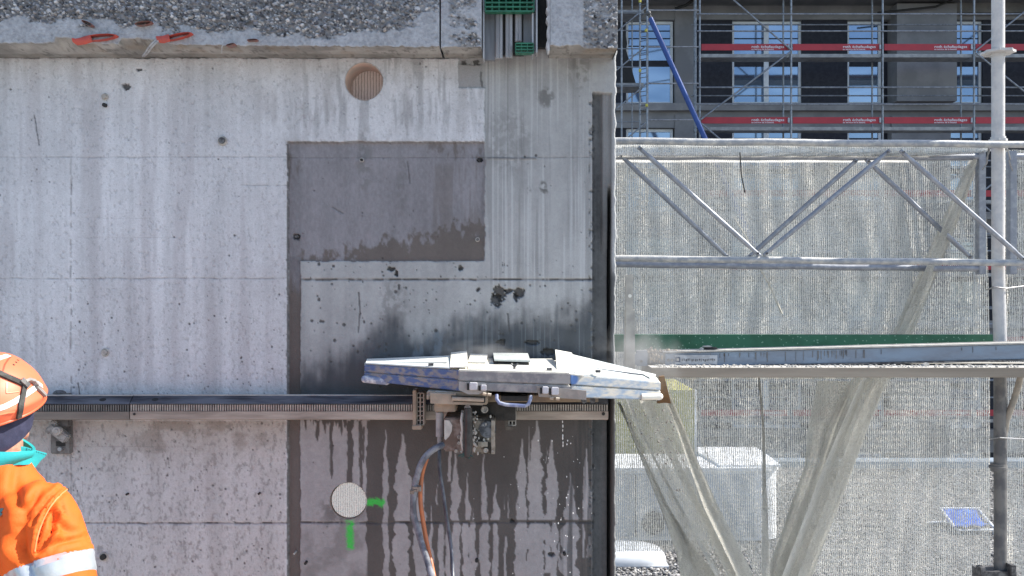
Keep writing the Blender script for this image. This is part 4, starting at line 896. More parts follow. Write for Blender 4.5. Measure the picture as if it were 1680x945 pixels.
def sheet(name, rows, y, mat, nc=40, nr=60, amp=.012, freq=9, seed=0, slant=0.0, thin=None):
    """rows: (py, left px, right px[, dy])"""
    rows = np.array([r if len(r) == 4 else (*r, 0) for r in rows], float); wm = max(rows[:, 2]-rows[:, 1])*(y-CAMY)/F*(thin or 1); nc = max(nc, int(wm/.0093*4)+1); pys = np.linspace(rows[0, 0], rows[-1, 0], nr)
    L = np.interp(pys, rows[:, 0], rows[:, 1]); R = np.interp(pys, rows[:, 0], rows[:, 2]); DY = np.interp(pys, rows[:, 0], rows[:, 3])
    s = np.linspace(0, 1, nc); PX = L[:, None]+(R-L)[:, None]*s; PY = np.repeat(pys[:, None], nc, 1)
    Wd = (R-L)[:, None]
    yy = y+DY[:, None]+amp*(np.sin(s[None]*freq*2*math.pi/2+seed+.6*np.sin(PY/90))+.6*np.sin(s[None]*freq*3.7+seed*2+PY/130))+(fbm(PX/60, PY/120, 3, 80+seed)-.5)*amp*2
    U = ((PX-CX)*(y-CAMY)/F) if thin is None else s[None]*wm+0*PY
    yy = yy+.0008*np.cos(U*2*math.pi/.0093)
    yy = yy+slant*(s[None]-.5)*(R-L)[:, None]*(y-CAMY)/F
    D0 = y-CAMY; Xw = (PX-CX)*D0/F; Zw = CAMZ+(CY-PY)*D0/F
    V = np.stack([Xw, yy, Zw], -1); me = bpy.data.meshes.new(name)
    idx = np.arange(nr*nc).reshape(nr, nc); q = np.stack([idx[:-1, :-1], idx[1:, :-1], idx[1:, 1:], idx[:-1, 1:]], -1).reshape(-1, 4)
    me.from_pydata(V.reshape(-1, 3).tolist(), [], q.tolist())
    uvl = me.uv_layers.new(name='UVMap')
    Vv = Zw; UV = np.stack([U, Vv], -1).reshape(-1, 2)
    uvl.data.foreach_set('uv', UV[q.reshape(-1)].reshape(-1).astype(np.float32)); me.shade_smooth()
    return link(name, me, mat, net)
sheet('net_panel', [(250, 960, 1470), (450, 960, 1500), (600, 960, 1470), (622, 960, 1462)], .80, NET_D, 110, 80, .0014, 26, 1)
sheet('net_panel', [(612, 1128, 1466), (640, 1136, 1452), (700, 1146, 1425), (760, 1162, 1402), (830, 1188, 1374), (905, 1220, 1343), (950, 1242, 1330), (1150, 1250, 1290)], .806, NET_O, 60, 90, .0005, 10, 31)
sheet('net_panel', [(605, 960, 1137), (640, 960, 1138), (700, 960, 1148), (760, 960, 1164), (830, 960, 1190), (905, 960, 1222)], .812, NET_O, 30, 50, .0012, 6, 21)
sheet('net_panel', [(249, 1470, 1614), (450, 1500, 1622), (600, 1465, 1624), (700, 1423, 1624), (950, 1325, 1626), (1150, 1285, 1626)], .81, NET_O, 60, 80, .0006, 14, 2)
sheet('net_panel', [(246, 1648, 2000), (1150, 1646, 2000)], .80, NET_O, 60, 60, .006, 14, 3)
# rolled hem over the rear top rail
mb = []; 
hs = sheet('net_hem', [(244, 985, 1560, -.11), (249, 985, 1600, -.125), (256, 985, 1605, -.125), (264, 985, 1500, -.12), (268, 985, 1490, -.03)], .80, NET_F, 90, 12, .002, 22, 4)
sheet('net_fold', [(640, 1012, 1094), (700, 1030, 1124), (760, 1054, 1148), (830, 1082, 1180), (900, 1106, 1216), (950, 1114, 1242), (1150, 1160, 1345)], .54, NET_O, 34, 60, .012, 5, 5, slant=.4, thin=1.3)
sheet('net_fold', [(632, 1080, 1094), (700, 1108, 1124), (760, 1128, 1148), (830, 1152, 1180), (900, 1186, 1216), (950, 1210, 1242), (1150, 1300, 1345)], .50, NET_D, 12, 50, .006, 2, 6, slant=.9, thin=2.2)
sheet('net_fold', [(640, 1040, 1062), (700, 1070, 1088), (780, 1112, 1126), (860, 1152, 1166), (950, 1196, 1212), (1150, 1280, 1300)], .49, NET_D, 12, 50, .004, 1, 7, slant=.9, thin=2.2)
sheet('net_fold', [(660, 1012, 1018), (700, 1030, 1037), (760, 1054, 1062), (830, 1082, 1096), (900, 1106, 1140), (950, 1114, 1180), (1150, 1160, 1300)], .51, NET_D, 12, 60, .004, 3, 22, slant=.9, thin=2.2)
sheet('net_fold', [(640, 1020, 1030), (700, 1045, 1050), (780, 1085, 1090), (860, 1128, 1134), (950, 1176, 1186), (1150, 1240, 1255)], .475, NET_F, 8, 50, .002, 1, 23, slant=1.0, thin=2.0)
sheet('net_fold', [(605, 1242, 1245.5), (700, 1250, 1255), (770, 1250, 1257), (850, 1249, 1262), (900, 1248, 1264), (950, 1246, 1267), (1150, 1243, 1275)], .55, NET_F, 8, 40, .002, 1, 8, slant=1.0, thin=2.5)
B_ = [(262, 1590, 1609), (385, 1533, 1566), (480, 1492, 1529), (548, 1462, 1501), (620, 1392, 1463), (700, 1352, 1432), (765, 1336, 1407), (809, 1320, 1389), (923, 1271, 1347), (950, 1264, 1338), (1150, 1230, 1280)]
sheet('net_fold', B_, .745, NET_D, 30, 90, .008, 5, 9, slant=.4, thin=1.8)
sheet('net_fold', [(p, l+(r-l)*(.50 if p > 600 else .12), r) for p, l, r in B_], .68, NET_F, 20, 90, .003, 1, 10, slant=.9, thin=2.2)
sheet('net_fold', [(300, 1574, 1585), (480, 1498, 1514), (548, 1468, 1485), (620, 1410, 1432), (765, 1345, 1372), (950, 1275, 1300), (1150, 1235, 1260)], .66, NET_M, 10, 60, .004, 1, 11, slant=1.0, thin=2.0)
sheet('net_fold', [(625, 1340, 1400), (700, 1325, 1360), (765, 1320, 1345), (923, 1262, 1290), (1150, 1225, 1250)], .76, NET_D, 14, 50, .010, 2, 12, thin=1.6)
def hole_mesh(name, H, dx, dy, r, y, col, dark_, pitch, lab):
    t = NT(name); sp = t.n('ShaderNodeSeparateXYZ'); t.l(t.tc.outputs['Object'], sp.inputs[0])
    cu = t.math('COSINE', t.math('ADD', t.math('MULTIPLY', sp.outputs[0], 2*math.pi/pitch), t.math('MULTIPLY', t.noise(40, 3), 3.0)))
    cv = t.math('COSINE', t.math('MULTIPLY', sp.outputs[2], 2*math.pi/(pitch*.7)))
    k = t.math('ADD', t.math('MULTIPLY', t.math('ADD', cu, t.math('MULTIPLY', t.math('MULTIPLY', cv, cu), .8)), .25), t.math('ADD', .5, t.math('MULTIPLY', t.math('SUBTRACT', t.noise(300, 2), .5), 1.3)))
    t.bump(k, .6, .002); m = t.set(t.mix(t.ramp(k, [(.25, 0.0), (.62, 1.0)]), dark_, col), .85)
    n = 56; c = Vector((wx(H[0]+dx), y, wz(H[1]+dy))); R = r/PPM; mb = MB()
    mb.prism([c+Vector((R*math.cos(2*math.pi*q/n), 0, R*math.sin(2*math.pi*q/n))) for q in range(n)], (0, .006, 0))
    o = mb.build('hole_net', m, wall); o['label'] = lab
hole_mesh('pinkish_knitted_cloth', H1, 0, 0, 31.0, .11, (.95, .84, .80), (.50, .38, .34), .0105, 'pinkish knitted net seen through the upper hole')
hole_mesh('pale_dotted_mesh', H2, 1.0, -1.2, 28.6, .004, (.86, .88, .80), (.44, .46, .42), .0062, 'pale dotted mesh closing the lower hole')
cm = M('cream_cord', (.62, .58, .50), (.5, .47, .4), 40, .8)
mb = MB(); mb.tube([P(1247, 440, .70), P(1262, 466, .69), P(1283, 515, .70)], .0042, 6); o = mb.build('hanging_cord', cm, smooth=True); tag(o, 'short pale cord hanging slantwise under the lattice joint', 'cord')
mb = MB(); mb.tube([P(1214, 250, .66), P(1216, 285, .655), P(1222, 316, .66)], .0026, 6); o = mb.build('cable_tie', black, smooth=True); tag(o, 'thin black cable tie tail hanging from the net hem', 'cable tie')
mb = MB(); mb.tube([P(1205, 358, .74), P(1222, 385, .74), P(1234, 412, .74)], .0018, 5); o = mb.build('loose_thread', cm); tag(o, 'thin loose white thread on the upper netting', 'thread')

# ------------------------------------------------------------------ saw rail
railA = M('dark_rail_steel', (.11, .115, .13), (.20, .21, .235), 14, .5, .35, bump=.3, stretch=(.3, 1, 2), lo=.35, hi=.65)
railT = M('scuffed_rail_top', (.15, .16, .19), (.035, .038, .05), 12, .45, .4, bump=.3, stretch=(.35, 1, 3), lo=.4, hi=.6)
railC = M('slurry_cream_rail', (.42, .37, .33), (.20, .17, .15), 14, .8, bump=.4, stretch=(.25, 1, 2), lo=.38, hi=.66)
railD = M('dark_tan_rail', (.20, .175, .155), (.14, .125, .115), 9, .7, bump=.4, stretch=(.25, 1, 2))
rackm = M('rack_steel', (.40, .37, .34), (.27, .25, .235), 30, .5, .3, bump=.2)
def saw_rail(x0, x1, label, low, rk, top, holes, yoff=0):
    yf = -.105; e = empty('saw_rail', P((x0+x1)/2, 668, -.05), label, 'saw rail', 'saw rails')
    a, b = P(x0, 0, yf).x, P(x1, 0, yf).x; z = [P(0, q+yoff, yf).z for q in (651, 662.5, 664, 674, 675, 688)]
    def prof(pts, name, m):
        mb = MB(); mb.prism([Vector((a, y, zz)) for y, zz in pts], (b-a, 0, 0)); return mb.build(name, m, e)
    prof([(yf+.03, z[0]), (yf, z[1]), (yf+.004, z[1]-.002), (yf+.055, z[1]-.004), (yf+.055, z[0])], 'top_rail_face', top)
    prof([(yf+.012, z[1]-.003), (yf+.012, z[4]), (yf+.05, z[4]), (yf+.05, z[1]-.005)], 'rack_back', M('rack_groove', (.05, .05, .052), (.08, .08, .08), 20, .7))
    prof([(yf, z[4]), (yf+.003, z[5]), (yf+.03, z[5]-.006), (yf+.055, z[5]), (yf+.055, z[4]-.001)], 'lower_rail_face', low)
    mb = MB(); mb.bb((a, yf+.030, z[0]+.0002), (b, yf+.056, z[0]+.0018)); mb.build('slurry_lip', lw, e)
    mb = MB(); n = int((x1-x0)/3.95); dx = (b-a)/n
    for k in range(n):
        mb.bb((a+k*dx+dx*.2, yf+.002, z[3]-.0005), (a+k*dx+dx*.75, yf+.013, z[2]))
    mb.build('gear_rack', rk, e)
    for hx_ in holes:
        mb = MB(); p = P(hx_, 657+yoff, yf+.0135); q = 16; nrm = Vector((0, -(z[0]-z[1]), .03)).normalized(); up_ = Vector((0, .03, z[0]-z[1])).normalized()
        cpt = Vector((p.x, yf+.0165, (z[0]+z[1])/2))+nrm*.0012
        mb.prism([cpt+Vector((.0115*math.cos(2*math.pi*i/q), 0, 0))+up_*.0075*math.sin(2*math.pi*i/q) for i in range(q)], -nrm*.003); mb.build('slot_hole', black, e)
    mb = MB(); mb.bb((a, -.05, z[4]), (b, -.03, z[0]-.01)); mb.build('rail_web', railA, e)
    return e
saw_rail(-260, 211.5, 'darker left length of toothed saw rail, running behind the worker', railD, M('dark_rack', (.16, .15, .145), (.10, .10, .10), 30, .5, .3), railT, (168,), .4)
r2 = saw_rail(213, 998, 'long slurry coated toothed saw rail carrying the wall saw', railC, rackm, railT, (254,), 0)
mb = MB(); p = P(220, 679.5, -.107); mb.tube([p, p+Vector((0, .004, 0))], .004, 12); mb.build('pin_hole', black, r2)
mb = MB(); p = P(990, 679, -.107); mb.tube([p, p+Vector((0, .004, 0))], .0055, 12); mb.build('pin_hole', black, r2)
def rail_foot(px, label):
    e = empty('rail_foot', P(px, 720, -.02), label, 'rail bracket', 'rail brackets')
    ft = M('grimy_bracket', (.11, .105, .105), (.19, .185, .18), 30, .65, .3, bump=.5)
    mb = MB(); mb.pbox(px-15.5, 690, px+17.5, 745, -.028, -.009); mb.build('bracket_plate', ft, e, bevel=.003)
    mb = MB(); mb.pbox(px-14, 646, px+15, 700, -.052, -.026); mb.build('rail_block', ft, e, bevel=.003)
    mb = MB(); m = Matrix.Rotation(math.radians(38), 3, 'Y'); mb.box(P(px-1, 710, -.058), (.072, .03, .030), m); mb.box(P(px-12, 700, -.055), (.02, .025, .05), m)
    o = mb.build('clamp_lever', M('slurry_clamp', (.22, .215, .21), (.36, .35, .34), 70, .7, .2, bump=.8), e, bevel=.004)
    mb = MB(); p = P(px-4, 707, -.078); mb.tube([p+Vector((0, .01, 0)), p-Vector((0, .008, 0))], .014, 14); mb.tube([p, p-Vector((0, .012, 0))], .008, 6); mb.build('clamp_nut', cem, o)
    mb = MB(); p = P(px, 737, -.036); mb.tube([p+Vector((0, .01, 0)), p-Vector((0, .002, 0))], .0075, 6); mb.build('anchor_bolt', galv, e)
    mb = MB(); mb.pbox(px-6, 724, px+9, 732, -.0295, -.0285); mb.build('slot', black, e)
    mb = MB(); p = P(px, 645.5, -.04); mb.ball(p, (.024, .012, .012), 12, 6); mb.build('clamp_head', steel_d, e, smooth=True)
rail_foot(98, 'dark bolted rail bracket with skewed clamp lever beside the helmet')
rail_foot(760, 'rail bracket hidden behind the saw motor')

# ------------------------------------------------------------------ wall saw
ws = empty('wall_saw', P(840, 640, -.2), 'slurry caked wall saw with a wide flat blue and cream blade guard on the rail', 'wall saw')
bluep = M('worn_blue_guard_paint', (.07, .115, .26), (.235, .22, .225), 38, .6, bump=.4, bscale=70, lo=.44, hi=.56, dust=(.80, .77, .68), dlo=.62, stretch=(.7, 1, 1.6))
paleb = M('sunlit_blue_guard_paint', (.27, .34, .43), (.54, .51, .45), 30, .6, bump=.4, bscale=70, lo=.42, hi=.60, dust=(.80, .78, .70), dlo=.60, stretch=(.7, 1, 2.2), speck=(9, (.10, .20, .46)))  # paler copy of the guard blue, sunlight painted in with the slurry
greyp = M('slurry_grey_guard', (.20, .19, .20), (.32, .30, .29), 28, .7, bump=.35, dust=(.82, .79, .70), dlo=.60)
topm = M('cream_slurry_top', (.80, .77, .68), (.52, .49, .44), 16, .85, bump=.6, lo=.48, hi=.72)
topb = M('bluish_slurry_top', (.60, .66, .66), (.76, .75, .68), 9, .8, bump=.4, stretch=(.4, 1, 1), lo=.4, hi=.6)
tan = M('tan_slurry_carriage', (.40, .32, .245), (.27, .22, .175), 22, .85, bump=.6, lo=.4, hi=.7, dust=(.62, .56, .47), dlo=.55)
Z = CAMZ
def V3(px, py, y): return P(px, py, y)
def slabhex(tl, tr, bl, br_, btl, btr, bbl=None, bbr=None):
    """front face tl,tr,br,bl; back top corners; back bottom corners follow"""
    dl = bl-tl; dr = br_-tr
    return [bl, br_, btr+dr if bbr is None else bbr, btl+dl if bbl is None else bbl, tl, tr, btr, btl]
def sect(name, tl, tr, bl, br_, btl, btr, m, split=.46, gap=.03):
    g = []
    for (s0, s1, inset) in ((0, split, 0), (split+gap, 1, 0)):
        a, b = tl.lerp(bl, s0), tr.lerp(br_, s0); c, d = tl.lerp(bl, s1), tr.lerp(br_, s1); ob = Vector((0, 0, 0))
        mb = MB(); mb.hexa(slabhex(a, b, c, d, btl+(a-tl), btr+(b-tr))); g.append(mb.build(name, m, ws, bevel=.003))
    return g
yL, yM, yR = -.16, -.335, -.235
g1 = sect('guard_wing', P(598, 598, yL), P(757, 607.5, yM), P(598, 624.5, yL), P(757, 642, yM), P(598, 594, -.03), P(752, 590, -.02), bluep)
g1[0]['label'] = 'left blue guard wing'
mb = MB(); mb.tube([P(600, 622, yL-.012), P(634, 625.5, yL-.026)], .0125, 14); mb.ball(P(599, 622, yL-.012), .0125); mb.ball(P(634, 625.5, yL-.026), .0125); mb.build('guard_roller', M('blue_spattered', (.20, .24, .36), (.60, .60, .62), 50, .6, bump=.5), g1[1], smooth=True)
g2 = sect('guard_center', P(752, 607, -.365), P(936, 612, -.365), P(752, 640, -.365), P(936, 647, -.365), P(752, 589, -.02), P(915, 591, -.02), greyp, .55)
g3 = sect('guard_wing', P(936, 613.5, -.345), P(1084, 627, yR), P(936, 652, -.345), P(1084, 657, yR), P(915, 596, -.03), P(1078, 619, -.03), paleb)
g3[0]['label'] = 'right guard wing, coloured paler for the sun on it, caked in slurry'
mb = MB(); mb.tube([P(1052, 651, yR-.022), P(1082, 650.5, yR-.012)], .0105, 14); mb.ball(P(1082.5, 650.5, yR-.012), .0105); mb.build('guard_roller', topm, g3[1], smooth=True)
mb = MB(); mb.prism([P(1050, 657, yR-.006), P(1058, 644.5, yR-.006), P(1076, 645.5, yR-.006), P(1076, 657, yR-.006)], (0, .01, 0)); mb.build('roller_recess', steel_d, g3[1])
# slurry covered top sheets and flaps
def plate(pts, m, name='top_plate', th=.004, par=ws):
    mb = MB(); mb.prism([Vector(p) for p in pts], (0, 0, -th)); return mb.build(name, m, par)
def lift(p, dz): return p+Vector((0, 0, dz))
plate([lift(P(600, 598, yL), .006), lift(P(700, 604, -.275), .006), lift(P(738, 606, -.315), .006), lift(P(738, 589, -.02), .012), lift(P(602, 592.5, -.02), .008)], topb)
plate([lift(P(738, 606, -.315), .008), lift(P(768, 608.5, -.345), .014), lift(P(766, 589, -.02), .028), lift(P(740, 589, -.02), .022)], topm, 'raised_flap')
plate([lift(P(768, 608, -.35), .006), lift(P(930, 613, -.355), .006), lift(P(905, 592, -.02), .008), lift(P(768, 592, -.02), .010)], topm)
plate([lift(P(768, 600, -.20), .014), lift(P(797, 601, -.20), .014), lift(P(800, 591, -.02), .020), lift(P(772, 590, -.02), .020)], topm, 'raised_flap')
mb = MB(); mb.hexa([lift(P(x, y, d), dz) for x, y, d, dz in ((810, 602, -.22, .0), (868, 603, -.22, .0), (866, 592, -.04, .0), (808, 591, -.04, .0), (810, 602, -.22, .014), (868, 603, -.22, .014), (866, 592, -.04, .014), (808, 591, -.04, .014))]); mb.build('slot_shade_block', black, ws)  # black block stands for the shade in the opening under the raised lid
plate([lift(P(811, 601, -.225), .022), lift(P(870, 603, -.225), .022), lift(P(866, 592, -.04), .026), lift(P(809, 591, -.04), .026)], M('port_lid', (.50, .53, .50), (.40, .43, .42), 14, .6), 'port_lid', .005)
plate([lift(P(914, 613, -.345), .006), lift(P(958, 618, -.34), .004), lift(P(938, 593, -.04), .030), lift(P(911, 592, -.04), .038)], topm, 'raised_flap')
plate([lift(P(943, 615, -.33), .008), lift(P(1070, 627, -.225), .006), lift(P(1076, 619, -.04), .010), lift(P(935, 594, -.04), .028)], topb)
rib_ = M('dark_gap', (.05, .06, .08), (.09, .10, .12), 20, .6)
mb = MB(); mb.tube([lift(P(640, 600, -.15), .008), lift(P(733, 601.5, -.22), .011)], .0028, 6); mb.build('top_seam', rib_, ws)
mb = MB(); mb.tube([lift(P(952, 608, -.20), .012), lift(P(1055, 620, -.16), .010), lift(P(1065, 625, -.22), .009)], .0028, 6); mb.build('top_seam', rib_, ws)
for (x, y, d) in ((707, 603.5, -.27), (981, 614.5, -.31), (901, 611, -.34)):
    mb = MB(); mb.box(lift(P(x, y, d), .010), (.016, .010, .008)); mb.build('top_bolt', steel_d, ws)
p = lift(P(844, 610, -.33), .008); mb = MB(); mb.tube([p, lift(p, .014)], .004, 8); mb.tube([lift(p, .008)+Vector((-.010, 0, .010)), lift(p, .006), lift(p, .008)+Vector((.010, 0, .010))], .0032, 6); mb.build('wing_nut', steel_d, ws)
# latches on the front edge
mb = MB(); mb.prism([P(x, y, -.370) for x, y in ((753, 626), (798, 628), (798, 642), (785, 647), (768, 647), (753, 640))], (0, .006, 0)); mb.build('latch_plate', M('slurry_grey_plate', (.36, .34, .33), (.28, .27, .26), 20, .7), ws)
mb = MB(); mb.prism([P(x, y, -.370) for x, y in ((880, 633), (962, 641), (962, 656), (884, 651))], (0, .006, 0)); mb.build('latch_plate', M('slurry_tan_plate', (.33, .29, .26), (.26, .23, .21), 20, .7), ws)
lt = M('white_latch', (.56, .55, .58), (.46, .45, .47), 20, .6, bump=.3)
for x0, x1, y0_, y1_ in ((770, 783, 628, 640), (789, 798, 632, 641), (890, 900, 635, 646), (905, 917, 636, 648)):
    mb = MB(); mb.pbox(x0, y0_, x1, y1_, -.388, -.368); mb.build('latch', lt, ws, bevel=.002)
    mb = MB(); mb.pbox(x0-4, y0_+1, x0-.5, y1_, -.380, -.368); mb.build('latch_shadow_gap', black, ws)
for (x, y) in ((795, 646), (803, 647), (905, 653), (915, 654)):
    mb = MB(); mb.tube([P(x-3, y, -.375), P(x+3, y+1, -.375)], .0045, 8); mb.build('hinge_pin', tan, ws)
# carriage
mb = MB(); mb.pbox(700, 642, 720, 650, -.30, -.10); mb.pbox(712, 643, 800, 664, -.325, -.12); mb.build('carriage_block', tan, ws, bevel=.003)
mb = MB(); mb.prism([P(x, y, -.335) for x, y in ((706, 645), (748, 646), (748, 652), (792, 657), (797, 652), (800, 656), (792, 665), (706, 662))], (0, .01, 0)); mb.build('carriage_plate', tan, ws)
mb = MB(); mb.tube([P(742, 654, -.342), P(794, 656, -.342)], .0065, 12); mb.build('release_bar', M('pale_tan', (.48, .40, .32), (.38, .31, .25), 30, .8, bump=.5), ws, smooth=True)
mb = MB(); mb.prism([P(x, y, -.338) for x, y in ((740, 649), (796, 651), (796, 661), (744, 659))], (0, .004, 0)); mb.build('release_slot', black, ws)
mb = MB(); mb.pbox(712, 662, 748, 676, -.30, -.16); mb.build('lower_block', tan, ws, bevel=.003)
mb = MB(); mb.tube([P(703, 648, -.31), P(703, 655, -.31)], .006, 10); mb.build('bolt_head', tan, ws)
mb = MB(); mb.pbox(796, 648, 982, 660, -.27, -.11); mb.build('carriage_beam', M('brown_slurry', (.24, .185, .13), (.17, .135, .105), 20, .85, bump=.5), ws, bevel=.002)
for x in (958, 972):
    mb = MB(); p = P(x, 657, -.272); mb.tube([p, p+Vector((0, .01, 0))], .009, 12); mb.build('roller', steel_d, ws)
mb = MB(); mb.pbox(750, 661, 846, 690, -.20, -.112); mb.build('recess_shade_block', M('recess_shade_brown', (.014, .012, .011), (.035, .03, .027), 30, .6, bump=.6), ws)  # dark box stands in for the shaded recess around the motor
# hose connection and grey pipe
mb = MB(); mb.tube([P(721.5, 676, -.28), P(721.5, 716, -.28)], .0125, 14); mb.tube([P(721.5, 714, -.28), P(721.5, 732, -.28)], .0075, 10); mb.build('water_pipe', M('grey_slurry_pipe', (.36, .34, .33), (.27, .255, .25), 30, .75, bump=.4), ws, smooth=True)
# lattice shoes
def shoe(x0, x1, y0_, y1_, yf, cols_, m):
    e = MB(); n = max(3, round((y1_-y0_)/7.6)); w_ = (x1-x0)
    for c in range(cols_+1):
        x = x0+w_*c/cols_; e.pbox(x-1.1, y0_, x+1.1, y1_, yf, yf+.05)
    for r in range(n+1):
        y = y0_+(y1_-y0_)*r/n; e.pbox(x0, y-.9, x1, y+.9, yf+.002, yf+.048)
    e.pbox(x0-1, y1_-1, x1-4, y1_+6, yf-.004, yf+.05)
    e.build('lattice_shoe', m, ws)
    e = MB(); e.pbox(x0, y0_, x1, y1_, yf+.03, yf+.047); e.build('shoe_recess', black, ws)
shoe(684, 695, 645, 697, -.165, 2, M('shoe_slurry', (.40, .35, .30), (.30, .27, .24), 40, .8, bump=.5)); mb = MB(); mb.pbox(677, 640, 683, 700, -.175, -.11); mb.pbox(676, 698, 692, 705, -.18, -.11); mb.build('shoe_cheek', tan, ws, bevel=.002)
shoe(835, 846, 668, 698, -.165, 2, cem); mb = MB(); mb.pbox(828, 664, 834, 703, -.172, -.11); mb.pbox(829, 699, 842, 706, -.175, -.11); mb.build('shoe_cheek', M('shoe_dark', (.07, .06, .055), (.16, .14, .12), 30, .8), ws, bevel=.002)
# motor
mot = M('brown_motor_housing', (.10, .065, .05), (.24, .19, .165), 26, .6, bump=.5, lo=.45, hi=.6)
mb = MB(); mb.pbox(728, 686, 762, 741, -.33, -.17); mb.build('motor_body', mot, ws, bevel=.004)
mb = MB(); mb.prism([P(x, y, -.333) for x, y in ((729, 689), (737, 690), (742, 698), (741, 708), (737, 716), (731, 722), (729, 720))], (0, .004, 0)); mb.build('slurry_patch', lw, ws)
blk = M('oily_black', (.012, .012, .014), (.03, .03, .032), 40, .35, bump=.4)
mb = MB(); mb.tube([P(768, 670, -.36), P(768, 700, -.36), P(767, 744, -.355)], [.012, .0145, .0135], 16); mb.ball(P(767, 745, -.355), .013); mb.build('drive_cylinder', blk, ws, smooth=True)
mb = MB(); mb.pbox(776, 688, 812, 745, -.30, -.18); mb.build('valve_block', M('olive_slurry_block', (.045, .04, .033), (.24, .215, .175), 34, .75, bump=.8, lo=.45, hi=.56), ws, bevel=.005)
mb = MB(); mb.tube([P(800, 705, -.308), P(800, 705, -.290)], .026, 20); mb.build('valve_disc', steel_d, ws, bevel=.002)
mb = MB(); mb.pbox(784, 725, 800, 733, -.312, -.29); mb.pbox(806, 690, 812, 745, -.312, -.29); mb.pbox(757, 686, 779, 690, -.34, -.29); mb.build('valve_rib', M('rib_slurry', (.22, .19, .15), (.32, .29, .24), 40, .8, bump=.6), ws)
for (x, y, r, d) in ((797, 739, .006, -.312), (795, 672, .0085, -.30), (767, 669, .0075, -.33), (753, 717, .0045, -.335), (753, 727, .004, -.335), (748, 740, .004, -.334), (808, 741, .003, -.315)):
    mb = MB(); p = P(x, y, d); m = 14
    mb.loft([[(p.x+(r+r*.35*math.cos(t))*math.cos(2*math.pi*k/m), p.y+r*.35*math.sin(t), p.z+(r+r*.35*math.cos(t))*math.sin(2*math.pi*k/m)) for k in range(m)] for t in [2*math.pi*i/6 for i in range(7)]], cap=False); mb.tube([p+Vector((0, .012, 0)), p], r*.8, 10)
    mb.build('ring_bolt', M('bolt_slurry', (.38, .35, .31), (.22, .20, .18), 80, .7), ws, smooth=True)
rr_ = random.Random(12); mb = MB()
for k in range(90):
    x = rr_.choice((rr_.uniform(756, 762), rr_.uniform(774, 784), rr_.uniform(776, 810))); y = rr_.uniform(674, 744); s = rr_.uniform(.0012, .0042)
    mb.ball(P(x, y, -.345 if x < 776 else -.306), (s*rr_.uniform(.6, 1.2), s*.6, s*rr_.uniform(.8, 1.9)), 6, 4)
o = mb.build('slurry_splash', lw, ws); o['kind'] = 'stuff'
mb = MB(); mb.tube([P(759, 677, -.345), P(757, 690, -.35), P(759, 706, -.35), P(757, 722, -.345), P(760, 740, -.34)], .0045, 8); mb.build('slurry_drip_edge', lw, ws)
hb = M('blue_grey_handle', (.16, .19, .33), (.34, .36, .44), 60, .5, bump=.5)
mb = MB(); mb.tube([P(815, 648, -.37), P(815, 655, -.38), P(819, 661, -.385), P(830, 664, -.385), P(862, 666, -.385), P(867, 663, -.385), P(870, 656, -.38), P(871, 650, -.37)], .0055, 12); mb.build('carry_handle', hb, ws, smooth=True)
mb = MB(); mb.pbox(822, 650, 866, 658, -.33, -.20); mb.build('blade_gap', black, ws)
# saw blade itself, between guard halves
mb = MB(); c = Vector((P(840, 0, -.02).x, .0, P(0, 640, -.2).z-.004)); R_ = .31
BROWNP.build('brown_flap', M('plain_brown_flap', (.22, .115, .035), (.14, .075, .03), 30, .85, bump=.5), ws)  # brown flap built in place of an unidentified brown patch behind the guard tip
# hoses
def hose(name, label, pts, r, m, n=14):
    q = []                                                    # Catmull-Rom through the measured points
    Q = [Vector(P(*p)) for p in pts]; Q = [Q[0]*2-Q[1]]+Q+[Q[-1]*2-Q[-2]]
    for i in range(1, len(Q)-2):
        for k in range(8):
            t = k/8; q.append(.5*((2*Q[i])+(Q[i+1]-Q[i-1])*t+(2*Q[i-1]-5*Q[i]+4*Q[i+1]-Q[i+2])*t*t+(3*Q[i]-Q[i-1]-3*Q[i+1]+Q[i+2])*t**3))
    q.append(Q[-2]); mb = MB(); mb.tube(q, r, n); o = mb.build(name, m, smooth=True)
    if label: tag(o, label, 'hose', 'hoses hanging from the saw')
    return o, q
grh = M('slurried_grey_hose', (.075, .08, .10), (.22, .225, .25), 26, .55, bump=.5, lo=.42, hi=.6)
h1, q1 = hose('hose', 'thick grey slurry spattered hose curving down from the motor', [(748, 728, -.30), (735, 729, -.31), (717, 734, -.33), (701, 746, -.34), (690, 763, -.345), (684, 783, -.345), (680, 800, -.345), (678, 822, -.35), (679, 845, -.35), (686, 872, -.36), (695, 902, -.38), (704, 930, -.42), (712, 962, -.48), (722, 1010, -.60), (700, 1200, -.75)], .0098, grh)
hose('hose', 'orange hose bound alongside the thick grey one', [(700, 752, -.325), (693, 775, -.325), (690, 800, -.33), (690, 825, -.335), (694, 855, -.34), (700, 890, -.35), (707, 922, -.38), (714, 955, -.42), (728, 1010, -.55), (715, 1200, -.7)], .0070, M('orange_hose', (.50, .15, .055), (.38, .125, .055), 22, .4, bump=.2))
hose('hose', 'slim black hose with a pale highlight right of the orange one', [(721.5, 728, -.28), (721, 745, -.30), (722, 775, -.31), (727, 808, -.32), (731, 835, -.33), (736, 870, -.34), (741, 905, -.36), (743, 945, -.40), (746, 1010, -.5), (735, 1200, -.65)], .0058, M('dark_blue_black_hose', (.035, .04, .055), (.10, .105, .125), 24, .35, bump=.3))
mb = MB(); p = P(681, 799, -.347)
for dz, r in ((0, .0150), (-.008, .0142)): mb.tube([p+Vector((.004, 0, dz+.003)), p+Vector((.004, 0, dz-.003))], r, 18)
